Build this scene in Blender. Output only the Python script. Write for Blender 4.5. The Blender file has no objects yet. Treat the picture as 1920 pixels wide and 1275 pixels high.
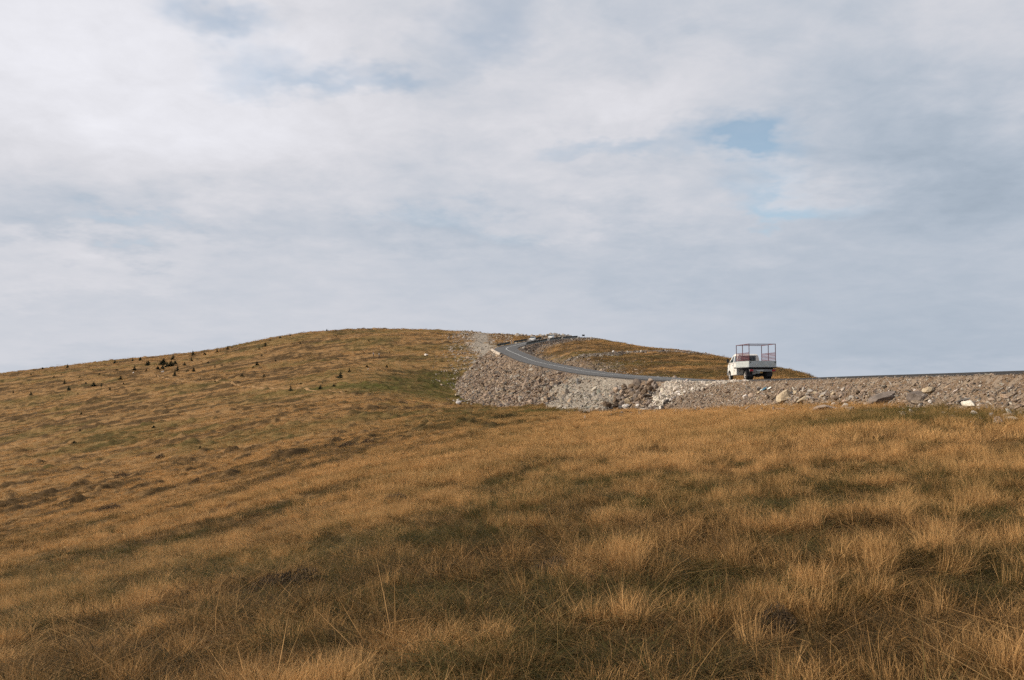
import bpy, bmesh, math, random
import numpy as np
from mathutils import Vector, Matrix, Euler

random.seed(7)
R = math.radians
SC = bpy.context.scene
COL = SC.collection

# ------------------------------------------------------------------ camera
FPX = 1600.0                      # focal length in pixels of a 1920 px wide frame
PITCH = math.atan((720 - 637.5) / FPX)
cam_d = bpy.data.cameras.new('camera')
cam_d.sensor_width = 36.0
cam_d.lens = FPX / 1920 * 36.0
cam_d.clip_start = 0.05
cam_d.clip_end = 9000
cam = bpy.data.objects.new('camera', cam_d)
cam.location = (0, 0, 0)
cam.rotation_euler = (math.pi / 2 + PITCH, 0, 0)
COL.objects.link(cam)
SC.camera = cam

# ------------------------------------------------------------------ exposure
SC.view_settings.view_transform = 'Standard'
SC.view_settings.look = 'None'
SC.view_settings.exposure = 0.0
SC.view_settings.gamma = 1.0
SC.render.engine = 'CYCLES'
SC.cycles.max_bounces = 4
SC.cycles.diffuse_bounces = 2
SC.cycles.use_denoising = False
SC.cycles.use_adaptive_sampling = True
SC.cycles.adaptive_threshold = .03
SC.cycles.transparent_max_bounces = 8

SUN_AZ, SUN_EL = R(-92), R(27)   # azimuth from +Y, clockwise positive

# ------------------------------------------------------------------ node helper
class NT:
    def __init__(s, tree):
        s.t = tree; s.n = tree.nodes; s.l = tree.links
    def new(s, typ, **kw):
        n = s.n.new(typ)
        for k, v in kw.items(): setattr(n, k, v)
        return n
    def put(s, sock, v):
        if isinstance(v, bpy.types.NodeSocket): s.l.new(v, sock)
        elif v is not None:
            if isinstance(v, (tuple, list)) and len(v) == 3 and sock.type == 'RGBA': v = (*v, 1)
            sock.default_value = v
    def m(s, op, a, b=None, c=None, clamp=False):
        n = s.new('ShaderNodeMath', operation=op); n.use_clamp = clamp
        s.put(n.inputs[0], a); s.put(n.inputs[1], b); s.put(n.inputs[2], c)
        return n.outputs[0]
    def mix(s, f, a, b, blend='MIX'):
        n = s.new('ShaderNodeMix', data_type='RGBA', blend_type=blend)
        s.put(n.inputs[0], f); s.put(n.inputs[6], a); s.put(n.inputs[7], b)
        return n.outputs[2]
    def noise(s, vec, scale, detail=4, rough=.55, dist=0.0):
        n = s.new('ShaderNodeTexNoise'); s.put(n.inputs['Vector'], vec)
        n.inputs['Scale'].default_value = scale; n.inputs['Detail'].default_value = detail
        n.inputs['Roughness'].default_value = rough; n.inputs['Distortion'].default_value = dist
        return n.outputs[0]
    def ramp(s, f, a, b, lo=0.0, hi=1.0, smooth=True):
        n = s.new('ShaderNodeMapRange'); n.interpolation_type = 'SMOOTHSTEP' if smooth else 'LINEAR'
        s.put(n.inputs[0], f)
        for i, v in ((1, a), (2, b), (3, lo), (4, hi)): n.inputs[i].default_value = v
        return n.outputs[0]

# ------------------------------------------------------------------ world: nishita sky behind thin high cloud
def make_world():
    w = bpy.data.worlds.new('World'); SC.world = w; w.use_nodes = True
    t = NT(w.node_tree); t.n.clear()
    out = t.new('ShaderNodeOutputWorld'); bg = t.new('ShaderNodeBackground')
    t.l.new(bg.outputs[0], out.inputs[0])
    sky = t.new('ShaderNodeTexSky', sky_type='NISHITA'); sky.sun_disc = False
    sky.sun_elevation = SUN_EL; sky.sun_rotation = SUN_AZ % (2 * math.pi)
    sky.altitude = 2000; sky.air_density = 1.0; sky.dust_density = 1.5
    tc = t.new('ShaderNodeTexCoord').outputs['Generated']
    sep = t.new('ShaderNodeSeparateXYZ'); t.l.new(tc, sep.inputs[0])
    x, y, z = sep.outputs
    ya = t.m('MAXIMUM', t.m('ABSOLUTE', y), .12)
    U = t.m('DIVIDE', x, ya); E = t.m('DIVIDE', z, ya)
    # cloud-plane coordinates (a layer overhead, so the cloud foreshortens to the horizon)
    zd = t.m('ADD', t.m('MAXIMUM', z, 0.0), .22)
    cmb = t.new('ShaderNodeCombineXYZ'); t.put(cmb.inputs[0], t.m('DIVIDE', x, zd)); t.put(cmb.inputs[1], t.m('DIVIDE', y, zd)); cmb.inputs[2].default_value = 3.7
    P = cmb.outputs[0]
    big = t.noise(P, .9, 5, .55, .4)
    mid = t.noise(P, 2.6, 6, .6, .6)
    fine = t.noise(P, 7.0, 5, .6, .3)
    wob = t.noise(P, 1.7, 5, .65)
    wob2 = t.noise(P, 2.3, 5, .65)
    Uw = t.m('ADD', U, t.m('MULTIPLY', t.m('SUBTRACT', wob, .5), .30))
    Ew = t.m('ADD', E, t.m('MULTIPLY', t.m('SUBTRACT', wob2, .5), .22))
    def blob(px, py, sx, sy, amp):
        u0 = (px - 960) / FPX; e0 = math.tan(PITCH + math.atan((637.5 - py) / FPX))
        a = t.m('DIVIDE', t.m('SUBTRACT', Uw, u0), sx / FPX); b = t.m('DIVIDE', t.m('SUBTRACT', Ew, e0), sy / FPX)
        s_ = t.m('ADD', t.m('MULTIPLY', a, a), t.m('MULTIPLY', b, b))
        return t.m('MULTIPLY', t.m('EXPONENT', t.m('MULTIPLY', s_, -1.0)), amp)
    def total(bl):
        r = None
        for b in bl:
            v = blob(*b); r = v if r is None else t.m('ADD', r, v)
        return r
    blue = total([(1375, 270, 120, 48, 1.05), (1470, 370, 110, 40, .7), (1150, 305, 90, 35, .5), (900, 30, 110, 60, .55), (760, 112, 70, 30, .6),
                  (420, -10, 110, 40, .75), (600, 140, 150, 30, .45), (1230, 20, 120, 50, .25), (470, 100, 120, 60, .45),
                  (260, 430, 220, 30, .25), (800, 410, 200, 40, .25)])
    cover = t.m('ADD', 1.12, t.m('MULTIPLY', t.m('SUBTRACT', mid, .5), .42))
    cover = t.m('ADD', cover, t.m('MULTIPLY', t.m('SUBTRACT', fine, .5), .36))
    cover = t.m('SUBTRACT', cover, t.m('MULTIPLY', blue, t.m('ADD', -.45, t.m('MULTIPLY', t.m('ADD', t.m('MULTIPLY', fine, 1.5), t.m('MULTIPLY', mid, .5)), 1.3))), clamp=True)
    cover = t.m('MAXIMUM', cover, .36)
    lum = total([(120, 60, 520, 200, .17), (420, 250, 420, 130, .11), (1150, 190, 180, 80, .10), (1080, 400, 230, 40, .05), (120, 500, 400, 50, .09), (200, 620, 700, 60, .05), (1500, 340, 130, 40, .10), (1850, 60, 200, 120, .05),
                 (1850, 330, 330, 190, -.15), (1650, 80, 130, 140, -.08), (200, 440, 320, 40, -.06), (1750, 640, 500, 120, -.09), (850, 430, 250, 40, -.06), (1300, 500, 300, 60, -.05)])
    lum0 = lum
    lum = t.m('ADD', lum, t.m('MULTIPLY', t.m('SUBTRACT', big, .5), .20))
    lum = t.m('ADD', lum, t.m('MULTIPLY', t.m('SUBTRACT', mid, .5), .19))
    lum = t.m('ADD', lum, t.m('MULTIPLY', t.m('SUBTRACT', fine, .5), .20))
    L = t.m('ADD', .635, lum)
    hz = t.ramp(E, .02, .30)
    L = t.m('ADD', t.m('MULTIPLY', t.m('SUBTRACT', L, t.m('ADD', .60, lum0)), t.m('ADD', .25, t.m('MULTIPLY', hz, .75))), t.m('ADD', .60, lum0))
    warm = t.ramp(L, .42, .74)
    tint = t.mix(warm, (.82, .97, 1.16), (.985, .985, 1.045))
    scl = t.new('ShaderNodeVectorMath', operation='SCALE'); t.put(scl.inputs[0], tint); t.put(scl.inputs['Scale'], L)
    skys = t.new('ShaderNodeVectorMath', operation='MULTIPLY'); t.l.new(sky.outputs[0], skys.inputs[0]); skys.inputs[1].default_value = (.14, .165, .150)
    c = t.mix(cover, skys.outputs[0], scl.outputs[0])
    t.l.new(c, bg.inputs[0]); bg.inputs[1].default_value = 1.0
make_world()

sun_d = bpy.data.lights.new('sun', 'SUN'); sun_d.energy = 4.8; sun_d.angle = R(1.5); sun_d.color = (1.0, .89, .73)
sun = bpy.data.objects.new('sun', sun_d); COL.objects.link(sun)
sv = Vector((math.sin(SUN_AZ) * math.cos(SUN_EL), math.cos(SUN_AZ) * math.cos(SUN_EL), math.sin(SUN_EL)))
sun.rotation_euler = (-sv).to_track_quat('-Z', 'Y').to_euler()
sun.location = (-60, -10, 60)

# ------------------------------------------------------------------ numpy noise
def vnoise(x, y, seed=0):
    x = np.asarray(x, float); y = np.asarray(y, float)
    xi = np.floor(x).astype(np.int64); yi = np.floor(y).astype(np.int64)
    fx = x - xi; fy = y - yi
    fx = fx * fx * fx * (fx * (fx * 6 - 15) + 10); fy = fy * fy * fy * (fy * (fy * 6 - 15) + 10)
    def h(a, b):
        v = (a * 374761393 + b * 668265263 + seed * 1442695041) & 0x7fffffff
        v = ((v ^ (v >> 13)) * 1274126177) & 0x7fffffff
        return ((v ^ (v >> 16)) & 0xffffff) / float(0xffffff)
    a = h(xi, yi); b = h(xi + 1, yi); c = h(xi, yi + 1); d = h(xi + 1, yi + 1)
    return (a + (b - a) * fx) * (1 - fy) + (c + (d - c) * fx) * fy
def fbm(x, y, seed=0, oct=4, rough=.5):
    s = 0; a = 1; t_ = 0
    for i in range(oct):
        s = s + a * vnoise(x * 2 ** i + 17.3 * i, y * 2 ** i - 9.1 * i, seed + i); t_ += a; a *= rough
    return s / t_
def sstep(a, b, x):
    t_ = np.clip((x - a) / (b - a), 0, 1); return t_ * t_ * (3 - 2 * t_)

# ------------------------------------------------------------------ natural ground (profiles across a fan of bearings)
COLS = {
 -500: [(3,-1.9),(8,-3.4),(18,-6.4),(40,-12),(90,-20),(170,-22),(250,-17),(350,-8),(450,-6),(600,-20),(1000,-80),(5000,-150)],
 0:    [(3,-1.7),(5,-1.9),(8,-2.4),(12,-3.0),(18,-4.0),(27,-5.4),(40,-7.3),(60,-9.6),(90,-11.8),(130,-13.4),(170,-13.4),(210,-11.5),(250,-8.5),(300,-3.5),(350,2.6),(390,4.9),(450,4.0),(600,-14),(1000,-80),(5000,-150)],
 200:  [(3,-1.66),(5,-1.85),(8,-2.25),(12,-2.75),(18,-3.6),(27,-4.8),(40,-6.3),(60,-8.1),(90,-9.8),(130,-10.8),(170,-10.1),(210,-7.9),(250,-4.4),(300,0.8),(350,6.8),(395,10.7),(450,10),(600,-8),(1000,-80),(5000,-150)],
 400:  [(3,-1.63),(5,-1.78),(8,-2.1),(12,-2.5),(18,-3.15),(27,-4.1),(40,-5.2),(60,-6.6),(90,-7.8),(130,-8.2),(170,-6.8),(210,-4.2),(250,-.2),(300,5.2),(350,11),(395,16.0),(450,16),(600,0),(1000,-80),(5000,-150)],
 550:  [(3,-1.61),(5,-1.72),(8,-1.98),(12,-2.3),(18,-2.8),(27,-3.5),(40,-4.3),(60,-5.3),(90,-6.2),(130,-6.2),(170,-4.7),(210,-1.6),(250,2.8),(300,9.3),(350,16.5),(400,23.5),(450,24),(600,6),(1000,-80),(5000,-150)],
 700:  [(3,-1.6),(5,-1.68),(8,-1.86),(12,-2.1),(18,-2.45),(27,-2.95),(40,-3.55),(60,-4.25),(90,-4.9),(130,-4.7),(170,-3.2),(210,.2),(250,5.0),(300,12.3),(350,19.3),(400,25.9),(450,26.6),(600,8),(1000,-80),(5000,-150)],
 870:  [(3,-1.6),(5,-1.64),(8,-1.76),(12,-1.92),(18,-2.15),(27,-2.45),(40,-2.8),(60,-3.2),(90,-3.6),(130,-3.95),(170,-4.3),(195,-4.2),(225,-1.7),(250,4.0),(300,12.5),(350,19),(400,24.6),(450,26),(600,8),(1000,-80),(5000,-150)],
 1000: [(3,-1.6),(5,-1.62),(8,-1.7),(12,-1.8),(18,-1.95),(27,-2.18),(40,-2.45),(60,-2.8),(90,-3.15),(130,-3.35),(170,-4.0),(200,-1.0),(250,9.3),(300,14.6),(350,18.5),(400,22.0),(430,24.2),(500,22),(600,10),(1000,-80),(5000,-150)],
 1055: [(3,-1.6),(8,-1.68),(12,-1.77),(18,-1.9),(27,-2.1),(40,-2.32),(60,-2.65),(90,-3.0),(120,-3.1),(150,-2.0),(170,0.2),(210,6.0),(250,10.8),(300,15.0),(350,18.7),(400,22.3),(430,24.0),(500,18),(600,5),(1000,-80),(5000,-150)],
 1100: [(3,-1.6),(8,-1.66),(12,-1.74),(18,-1.86),(27,-2.02),(40,-2.2),(60,-2.5),(90,-2.9),(120,-2.8),(150,.4),(170,3.0),(210,7.6),(250,11.5),(300,15.3),(350,18.3),(400,20.6),(440,20.5),(500,15),(600,0),(1000,-80),(5000,-150)],
 1150: [(3,-1.6),(8,-1.62),(18,-1.78),(27,-1.93),(40,-2.08),(60,-2.35),(90,-2.75),(110,-2.6),(135,.6),(170,3.9),(210,7.2),(250,10.6),(300,14.4),(340,16.8),(400,16),(600,-15),(1000,-80),(5000,-150)],
 1300: [(3,-1.6),(8,-1.6),(18,-1.64),(27,-1.7),(40,-1.78),(60,-1.95),(75,-2.05),(95,-.6),(130,1.6),(170,4.6),(210,7.5),(250,9.4),(275,9.9),(320,7.5),(400,0),(600,-30),(1000,-80),(5000,-150)],
 1450: [(3,-1.6),(8,-1.57),(18,-1.52),(27,-1.48),(40,-1.38),(55,-1.25),(70,-.9),(95,-.1),(130,1.7),(170,3.2),(195,3.45),(230,2.2),(300,-3),(400,-14),(600,-40),(1000,-90),(5000,-150)],
 1530: [(3,-1.6),(8,-1.55),(18,-1.42),(27,-1.33),(40,-1.15),(55,-1.05),(75,-.7),(100,-.1),(130,.65),(160,.9),(200,-.5),(300,-9),(400,-20),(600,-45),(1000,-95),(5000,-150)],
 1600: [(3,-1.6),(8,-1.52),(18,-1.33),(27,-1.2),(40,-1.0),(55,-.95),(75,-1.1),(130,-3),(200,-8),(400,-26),(600,-50),(1000,-95),(5000,-150)],
 1750: [(3,-1.58),(8,-1.5),(18,-1.25),(27,-1.08),(34,-.98),(45,-.95),(75,-2),(130,-5),(200,-11),(400,-30),(1000,-95),(5000,-150)],
 1920: [(3,-1.57),(8,-1.45),(18,-1.18),(27,-.98),(40,-.95),(60,-1.8),(130,-7),(400,-34),(1000,-95),(5000,-150)],
 2400: [(3,-1.55),(8,-1.35),(18,-1.0),(27,-.9),(40,-1.5),(60,-3),(130,-10),(400,-40),(1000,-95),(5000,-150)],
}
def hermite(xs, ys, q):
    xs = np.array(xs, float); ys = np.array(ys, float)
    d = np.diff(ys) / np.diff(xs)
    m = np.empty_like(ys); m[0] = d[0]; m[-1] = d[-1]
    for i in range(1, len(ys) - 1):
        if d[i - 1] * d[i] <= 0: m[i] = 0.5 * (d[i - 1] + d[i]) * .5
        else:
            h0, h1 = xs[i] - xs[i - 1], xs[i + 1] - xs[i]
            m[i] = (d[i - 1] * h1 + d[i] * h0) / (h0 + h1)
    i = np.clip(np.searchsorted(xs, q, side='right') - 1, 0, len(xs) - 2)
    h = xs[i + 1] - xs[i]; t_ = (q - xs[i]) / h
    return ((2 * t_ ** 3 - 3 * t_ ** 2 + 1) * ys[i] + (t_ ** 3 - 2 * t_ ** 2 + t_) * h * m[i]
            + (-2 * t_ ** 3 + 3 * t_ ** 2) * ys[i + 1] + (t_ ** 3 - t_ ** 2) * h * m[i + 1])
LD = np.linspace(math.log(3), math.log(5000), 900)
pxs = sorted(COLS); us = [(p - 960) / FPX for p in pxs]
prof = []
for p in pxs:
    c = COLS[p]; prof.append(np.interp(LD, [math.log(a) for a, b in c], [b for a, b in c]) * .35 +
                             hermite([math.log(a) for a, b in c], [b for a, b in c], LD) * .65)
prof = np.array(prof)
UD = np.linspace(us[0], us[-1], 500)
TAB = np.empty((500, 900))
for j in range(900): TAB[:, j] = hermite(us, prof[:, j], UD)
def blur(a, n, axis):
    k = np.hanning(n + 2)[1:-1]; k /= k.sum()
    pad = [(0, 0), (0, 0)]; pad[axis] = (n // 2, n // 2)
    return np.apply_along_axis(lambda v: np.convolve(v, k, 'valid'), axis, np.pad(a, pad, mode='edge'))
TAB = blur(blur(TAB, 13, 1), 15, 0)
def natural(X, Y):
    Yc = np.clip(Y, 3.0, 4999)
    u = np.clip(X / Yc, UD[0], UD[-1])
    a = (u - UD[0]) / (UD[1] - UD[0]); b = (np.log(Yc) - LD[0]) / (LD[1] - LD[0])
    i = np.clip(a.astype(int), 0, 498); j = np.clip(b.astype(int), 0, 898); fa = a - i; fb = b - j
    z = (TAB[i, j] * (1 - fa) + TAB[i + 1, j] * fa) * (1 - fb) + (TAB[i, j + 1] * (1 - fa) + TAB[i + 1, j + 1] * fa) * fb
    return z

# ------------------------------------------------------------------ road
CL = [(26,-60,1.2),(24.6,-25,1.0),(23.2,5,.72),(21.65,28,.50),(20.65,44,.40),(19.95,55,.33),(18.95,73,.30),(17.9,87,.42),(16.3,111,.95),(13.5,139,1.8),
      (9.6,173,3.5),(5.0,200,5.4),(1.2,221,7.7),(-.9,234,9.1),(-1.7,245,10.1),(-.6,254,11.1),(3.0,265,12.4),(9,283,14.3),(16,308,16.3),(24,340,18.4),(32,372,20.2),(42,405,20.8),(55,440,19.5),(70,480,14)]
def catmull(P, step=1.0):
    P = np.array(P, float); out = []
    for i in range(len(P) - 1):
        p0 = P[max(i - 1, 0)]; p1 = P[i]; p2 = P[i + 1]; p3 = P[min(i + 2, len(P) - 1)]
        n = max(2, int(np.linalg.norm(p2 - p1) / step))
        for k in range(n):
            t_ = k / n
            out.append(.5 * ((2 * p1) + (-p0 + p2) * t_ + (2 * p0 - 5 * p1 + 4 * p2 - p3) * t_ ** 2 + (-p0 + 3 * p1 - 3 * p2 + p3) * t_ ** 3))
    out.append(P[-1]); return np.array(out)
RC = catmull(CL, 1.0)
for _ in range(6):
    RC[1:-1] = (RC[:-2] + RC[1:-1] * 2 + RC[2:]) / 4
RT = np.gradient(RC[:, :2], axis=0); RT /= np.linalg.norm(RT, axis=1)[:, None]
RN = np.stack([RT[:, 1], -RT[:, 0]], 1)          # to the right of travel
HW, SH = 3.25, .8
def road_rel(X, Y):
    """distance, signed side (+ right), road height, index; far points get a large distance"""
    X = np.ravel(X); Y = np.ravel(Y); n = len(X)
    d = np.full(n, 1e3); s = np.ones(n); z = np.zeros(n); k = np.zeros(n, int)
    sel = np.where((X > -45) & (X < 110) & (Y > -70) & (Y < 500))[0]
    for c in range(0, len(sel), 20000):
        q = sel[c:c + 20000]
        dx = X[q][:, None] - RC[None, :, 0]; dy = Y[q][:, None] - RC[None, :, 1]
        dd = dx * dx + dy * dy; i = dd.argmin(1); r = np.arange(len(q))
        sx = dx[r, i]; sy = dy[r, i]
        side = sx * RN[i, 0] + sy * RN[i, 1]; al = sx * RT[i, 0] + sy * RT[i, 1]
        ii = np.clip(i + np.sign(al).astype(int), 0, len(RC) - 1)
        seg = np.maximum(np.abs((RC[ii, :2] - RC[i, :2]) @ np.ones(2)) * 0 + np.linalg.norm(RC[ii, :2] - RC[i, :2], axis=1), 1e-6)
        f = np.clip(np.abs(al) / seg, 0, 1)
        z[q] = RC[i, 2] * (1 - f) + RC[ii, 2] * f
        d[q] = np.where(f < 1, np.abs(side), np.sqrt(dd[r, i])); s[q] = np.sign(side); k[q] = i
    return d, s, z, k

def zu(X, Y, d): return X / np.maximum(Y, 3) + .0075 * np.clip(d - HW - SH, 0, 12) + .040 * (fbm(X / 2.2, Y / 6., 201, 4) - .5)
def zones(X, Y, d, s):
    """slope of the fill by bearing: the dumped gravel cone spreads flatter"""
    u = X / np.maximum(Y, 3)
    ue = zu(X, Y, d)
    cone = sstep(.074, .096, ue) * (1 - sstep(.138, .160, ue)) * (Y < 175) * (s < 0)
    return u, cone

def ground(X, Y, detail=True):
    shp = np.shape(X); X = np.ravel(np.asarray(X, float)); Y = np.ravel(np.asarray(Y, float))
    z = natural(X, Y)
    dist = np.hypot(X, Y)
    d, s, zr, k = road_rel(X, Y)
    u, cone = zones(X, Y, d, s)
    hum = np.zeros_like(z)
    if detail:
        amp = sstep(2, 25, dist) * (1 - sstep(600, 1500, dist))
        # low terracettes / hummocks: long axis along the slope contour
        a = X * .8 + Y * .6; b = -X * .6 + Y * .8
        ang = 1.15; a = X * math.cos(ang) + Y * math.sin(ang); b = -X * math.sin(ang) + Y * math.cos(ang)
        a2 = X * .95 + Y * .31; b2 = -X * .31 + Y * .95; wf = sstep(70, 130, Y)
        h1 = (fbm(a / 7.0, b / 2.4, 11, 3) - .5) * (1 - wf) + (fbm(a2 / 6.0, b2 / 3.0, 12, 3) - .5) * wf
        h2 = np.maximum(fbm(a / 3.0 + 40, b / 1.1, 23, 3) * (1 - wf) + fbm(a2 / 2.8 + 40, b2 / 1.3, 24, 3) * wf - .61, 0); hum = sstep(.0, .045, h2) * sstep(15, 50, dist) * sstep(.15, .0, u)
        wl = sstep(.25, -.05, u)
        z = z + amp * (h1 * (.14 + .30 * wl) + h2 * (.5 + 2.2 * wl) * sstep(25, 100, dist))
        h3 = fbm(X / .9, Y / .9, 31, 2) - .5
        z = z + h3 * .10 * sstep(1.5, 6, dist) * (dist < 200)
        big = fbm(X / 38., Y / 38., 5, 3) - .5
        z = z + big * sstep(60, 200, dist) * (1 - sstep(800, 1500, dist)) * 2.2 * (1 - sstep(330, 390, dist)) * (1 - .7 * sstep(.0, .1, u))
    slope = .92 - .36 * cone
    e = np.maximum(d - HW - SH, 0)
    rough = 0
    if detail:
        rough = (fbm(X / 2.2, Y / 2.2, 51, 4, .6) - .5) * (1.0 - .75 * cone) * sstep(0, 2.2, e)
        rough = rough * np.clip(.35 + dist / 160, .35, 1.3)
    low = zr - .15 - e * slope + rough; up = zr - .15 + e * .62 + rough * .5
    far = (s > 0) | (Y > 262)
    low = np.where(far, zr - .15 - e * .5, low)
    emb = (d < 60) & (z < low); cut = (d < 60) & (z > up)
    core = d < HW + SH
    z2 = np.where(emb, low, np.where(cut, up, z))
    z2 = np.where(core, zr - .15 + np.where(d > HW, 1, 0) * (fbm(X, Y, 61, 2) - .5) * .05, z2)
    ez = np.where(core, 0, e)
    info = dict(d=d.reshape(shp), s=s.reshape(shp), emb=(emb & ~core).reshape(shp), cut=(cut & ~core).reshape(shp), core=core.reshape(shp),
                e=ez.reshape(shp), u=u.reshape(shp), cone=cone.reshape(shp), zr=zr.reshape(shp), depth=(low - z).reshape(shp), hum=hum.reshape(shp))
    return z2.reshape(shp), info
def gz(x, y):
    return float(ground(np.array([x]), np.array([y]))[0][0])
def gnormal(x, y, e=.4):
    a = ground(np.array([x - e, x + e, x, x]), np.array([y, y, y - e, y + e]))[0]
    return Vector((-(a[1] - a[0]) / (2 * e), -(a[3] - a[2]) / (2 * e), 1)).normalized()
def raydir(px, py):
    cx = (px - 960) / FPX; cy = (637.5 - py) / FPX
    return np.array([cx, math.cos(PITCH) - math.sin(PITCH) * cy, math.sin(PITCH) + math.cos(PITCH) * cy])
def hit(px, py, lo=3, hi=520):
    """where the line of sight through a photo pixel meets the ground"""
    v = raydir(px, py); t_ = np.exp(np.linspace(math.log(lo), math.log(hi), 2500))
    X = v[0] * t_; Y = v[1] * t_; Z = v[2] * t_
    g = ground(X, Y)[0]; b = np.where(g > Z)[0]
    i = b[0] if len(b) else int(np.argmin(np.where(t_ < 450, Z - g, 1e9)))
    return float(X[i]), float(Y[i]), float(g[i])

# ground colour fields: dry (0 straw .. 1 dark/olive), green, stony
def fields(X, Y, info=None):
    if info is None: info = ground(X, Y)[1]
    dist = np.hypot(X, Y); u = info['u']
    ang = 1.15; a = X * math.cos(ang) + Y * math.sin(ang); b = -X * math.sin(ang) + Y * math.cos(ang); a2 = X * .95 + Y * .31; b2 = -X * .31 + Y * .95
    wf = sstep(70, 130, Y); left = sstep(.25, -.2, u); far = sstep(40, 110, dist)
    def dn(s1, s2, seed, o): return fbm(a / s1, b / s2, seed, o, .6) * (1 - wf) + fbm(a2 / s1, b2 / s2, seed + 1, o, .6) * wf
    n1 = dn(9., 2.4, 71, 4); n2 = fbm(X / 3.5, Y / 3.5, 81, 4, .6); n3 = dn(30., 9., 91, 3); n4 = dn(2.6, .8, 83, 3)
    n5 = fbm(X / .7, Y / .5, 87, 3, .6); nr = 1 - sstep(20, 50, dist)
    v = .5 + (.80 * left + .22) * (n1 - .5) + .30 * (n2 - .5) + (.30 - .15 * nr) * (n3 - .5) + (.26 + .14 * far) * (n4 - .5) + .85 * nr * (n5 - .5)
    # the belt of tall straw in front of the road is the palest; near grass is browned, putting a vignette's falloff into its colour
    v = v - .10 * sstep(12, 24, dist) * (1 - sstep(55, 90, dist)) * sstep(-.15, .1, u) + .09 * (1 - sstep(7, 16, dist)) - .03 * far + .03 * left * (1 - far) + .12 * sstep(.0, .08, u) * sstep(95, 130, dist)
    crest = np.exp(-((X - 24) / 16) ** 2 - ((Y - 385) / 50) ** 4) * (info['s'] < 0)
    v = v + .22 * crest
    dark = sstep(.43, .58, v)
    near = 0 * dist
    dark = np.clip(dark + .5 * info['hum'] * (.2 + 1.2 * n2) , 0, 1)  # hummocks darkened: heath colour, with the shade on their sides painted in
    near = 1 - sstep(7, 22, dist)
    # green hollows: foot of the embankment, left of the fill, low part of right hill
    def g(px, py, D, sx, sy):
        x0 = (px - 960) / FPX * D
        return np.exp(-((X - x0) / sx) ** 2 - ((Y - D) / sy) ** 2)
    green = (g(850, 700, 235, 12, 22) * 1.1 + g(800, 730, 205, 14, 16) * .9 + g(1830, 775, 26, 8, 2.4) * 1.3 + g(1740, 765, 31, 4, 2.5) * 1.2 + g(1080, 765, 98, 6, 7) * 1.1 + g(760, 720, 225, 18, 14) * .5
             + g(1020, 668, 215, 5, 18) * .8 + g(1100, 688, 165, 10, 12) * .7 + g(900, 765, 140, 12, 6) * .5 + g(600, 735, 205, 30, 10) * .4)
    green = np.clip(green * .75 * (.35 + 1.1 * n2), 0, 1) + (.22 + .2 * far) * sstep(.46, .68, fbm(X / (6. + 12 * far), Y / (6. + 6 * far), 101, 4))
    green = np.clip(green, 0, 1)
    stony = np.clip(info['emb'] * sstep(0.0, .35, info['depth'] + .1) + info['core'] + info['cut'] * (info['e'] < 7) * .85, 0, 1).astype(float)
    inner = (info['s'] > 0) * (1 - sstep(2.5, 9, info['e'] + (n2 - .5) * 8)) * sstep(140, 190, Y) * (1 - sstep(300, 360, Y))
    stony = np.maximum(stony, inner * .9)
    # scraped gravel ramp going straight up beyond the bend, and a cut track round the right hill
    cxr = np.interp(Y, [252, 262, 300, 350, 400, 440], [-7, -8.5, -11, -13, -13.5, -13.5]); wr = np.interp(Y, [250, 300, 400], [3.0, 4.6, 5.2])
    ramp = 1 - sstep(.5, 1.25, np.abs(X - cxr + (n2 - .5) * 9) / wr)
    ramp = ramp * (Y > 250) * (Y < 460)
    stony = np.maximum(stony, ramp)
    edge = np.exp(-((X - cxr + wr * 1.2) / 7) ** 2) * (Y > 225) * (Y < 430)
    return dark, green, stony, ramp, edge

# ------------------------------------------------------------------ materials
def mat(name):
    m = bpy.data.materials.new(name); m.use_nodes = True
    t = NT(m.node_tree); b = t.n['Principled BSDF']
    b.inputs['Specular IOR Level'].default_value = .25; b.inputs['Roughness'].default_value = .9
    return m, t, b
def simple(name, col, rough=.6, metal=0., spec=.4, var=.12, scale=6., dirt=None):
    m, t, b = mat(name)
    tc = t.new('ShaderNodeTexCoord').outputs['Object']
    n = t.noise(tc, scale, 5, .6)
    c1 = tuple(min(1, c * (1 + var)) for c in col); c0 = tuple(c * (1 - var) for c in col)
    c = t.mix(t.ramp(n, .35, .65), c0, c1)
    if dirt:
        n2 = t.noise(tc, scale * .5, 6, .7)
        c = t.mix(t.ramp(n2, .45, .75, 0, .65), c, dirt)
    t.put(b.inputs['Base Color'], c)
    b.inputs['Roughness'].default_value = rough; b.inputs['Metallic'].default_value = metal; b.inputs['Specular IOR Level'].default_value = spec
    return m

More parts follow.
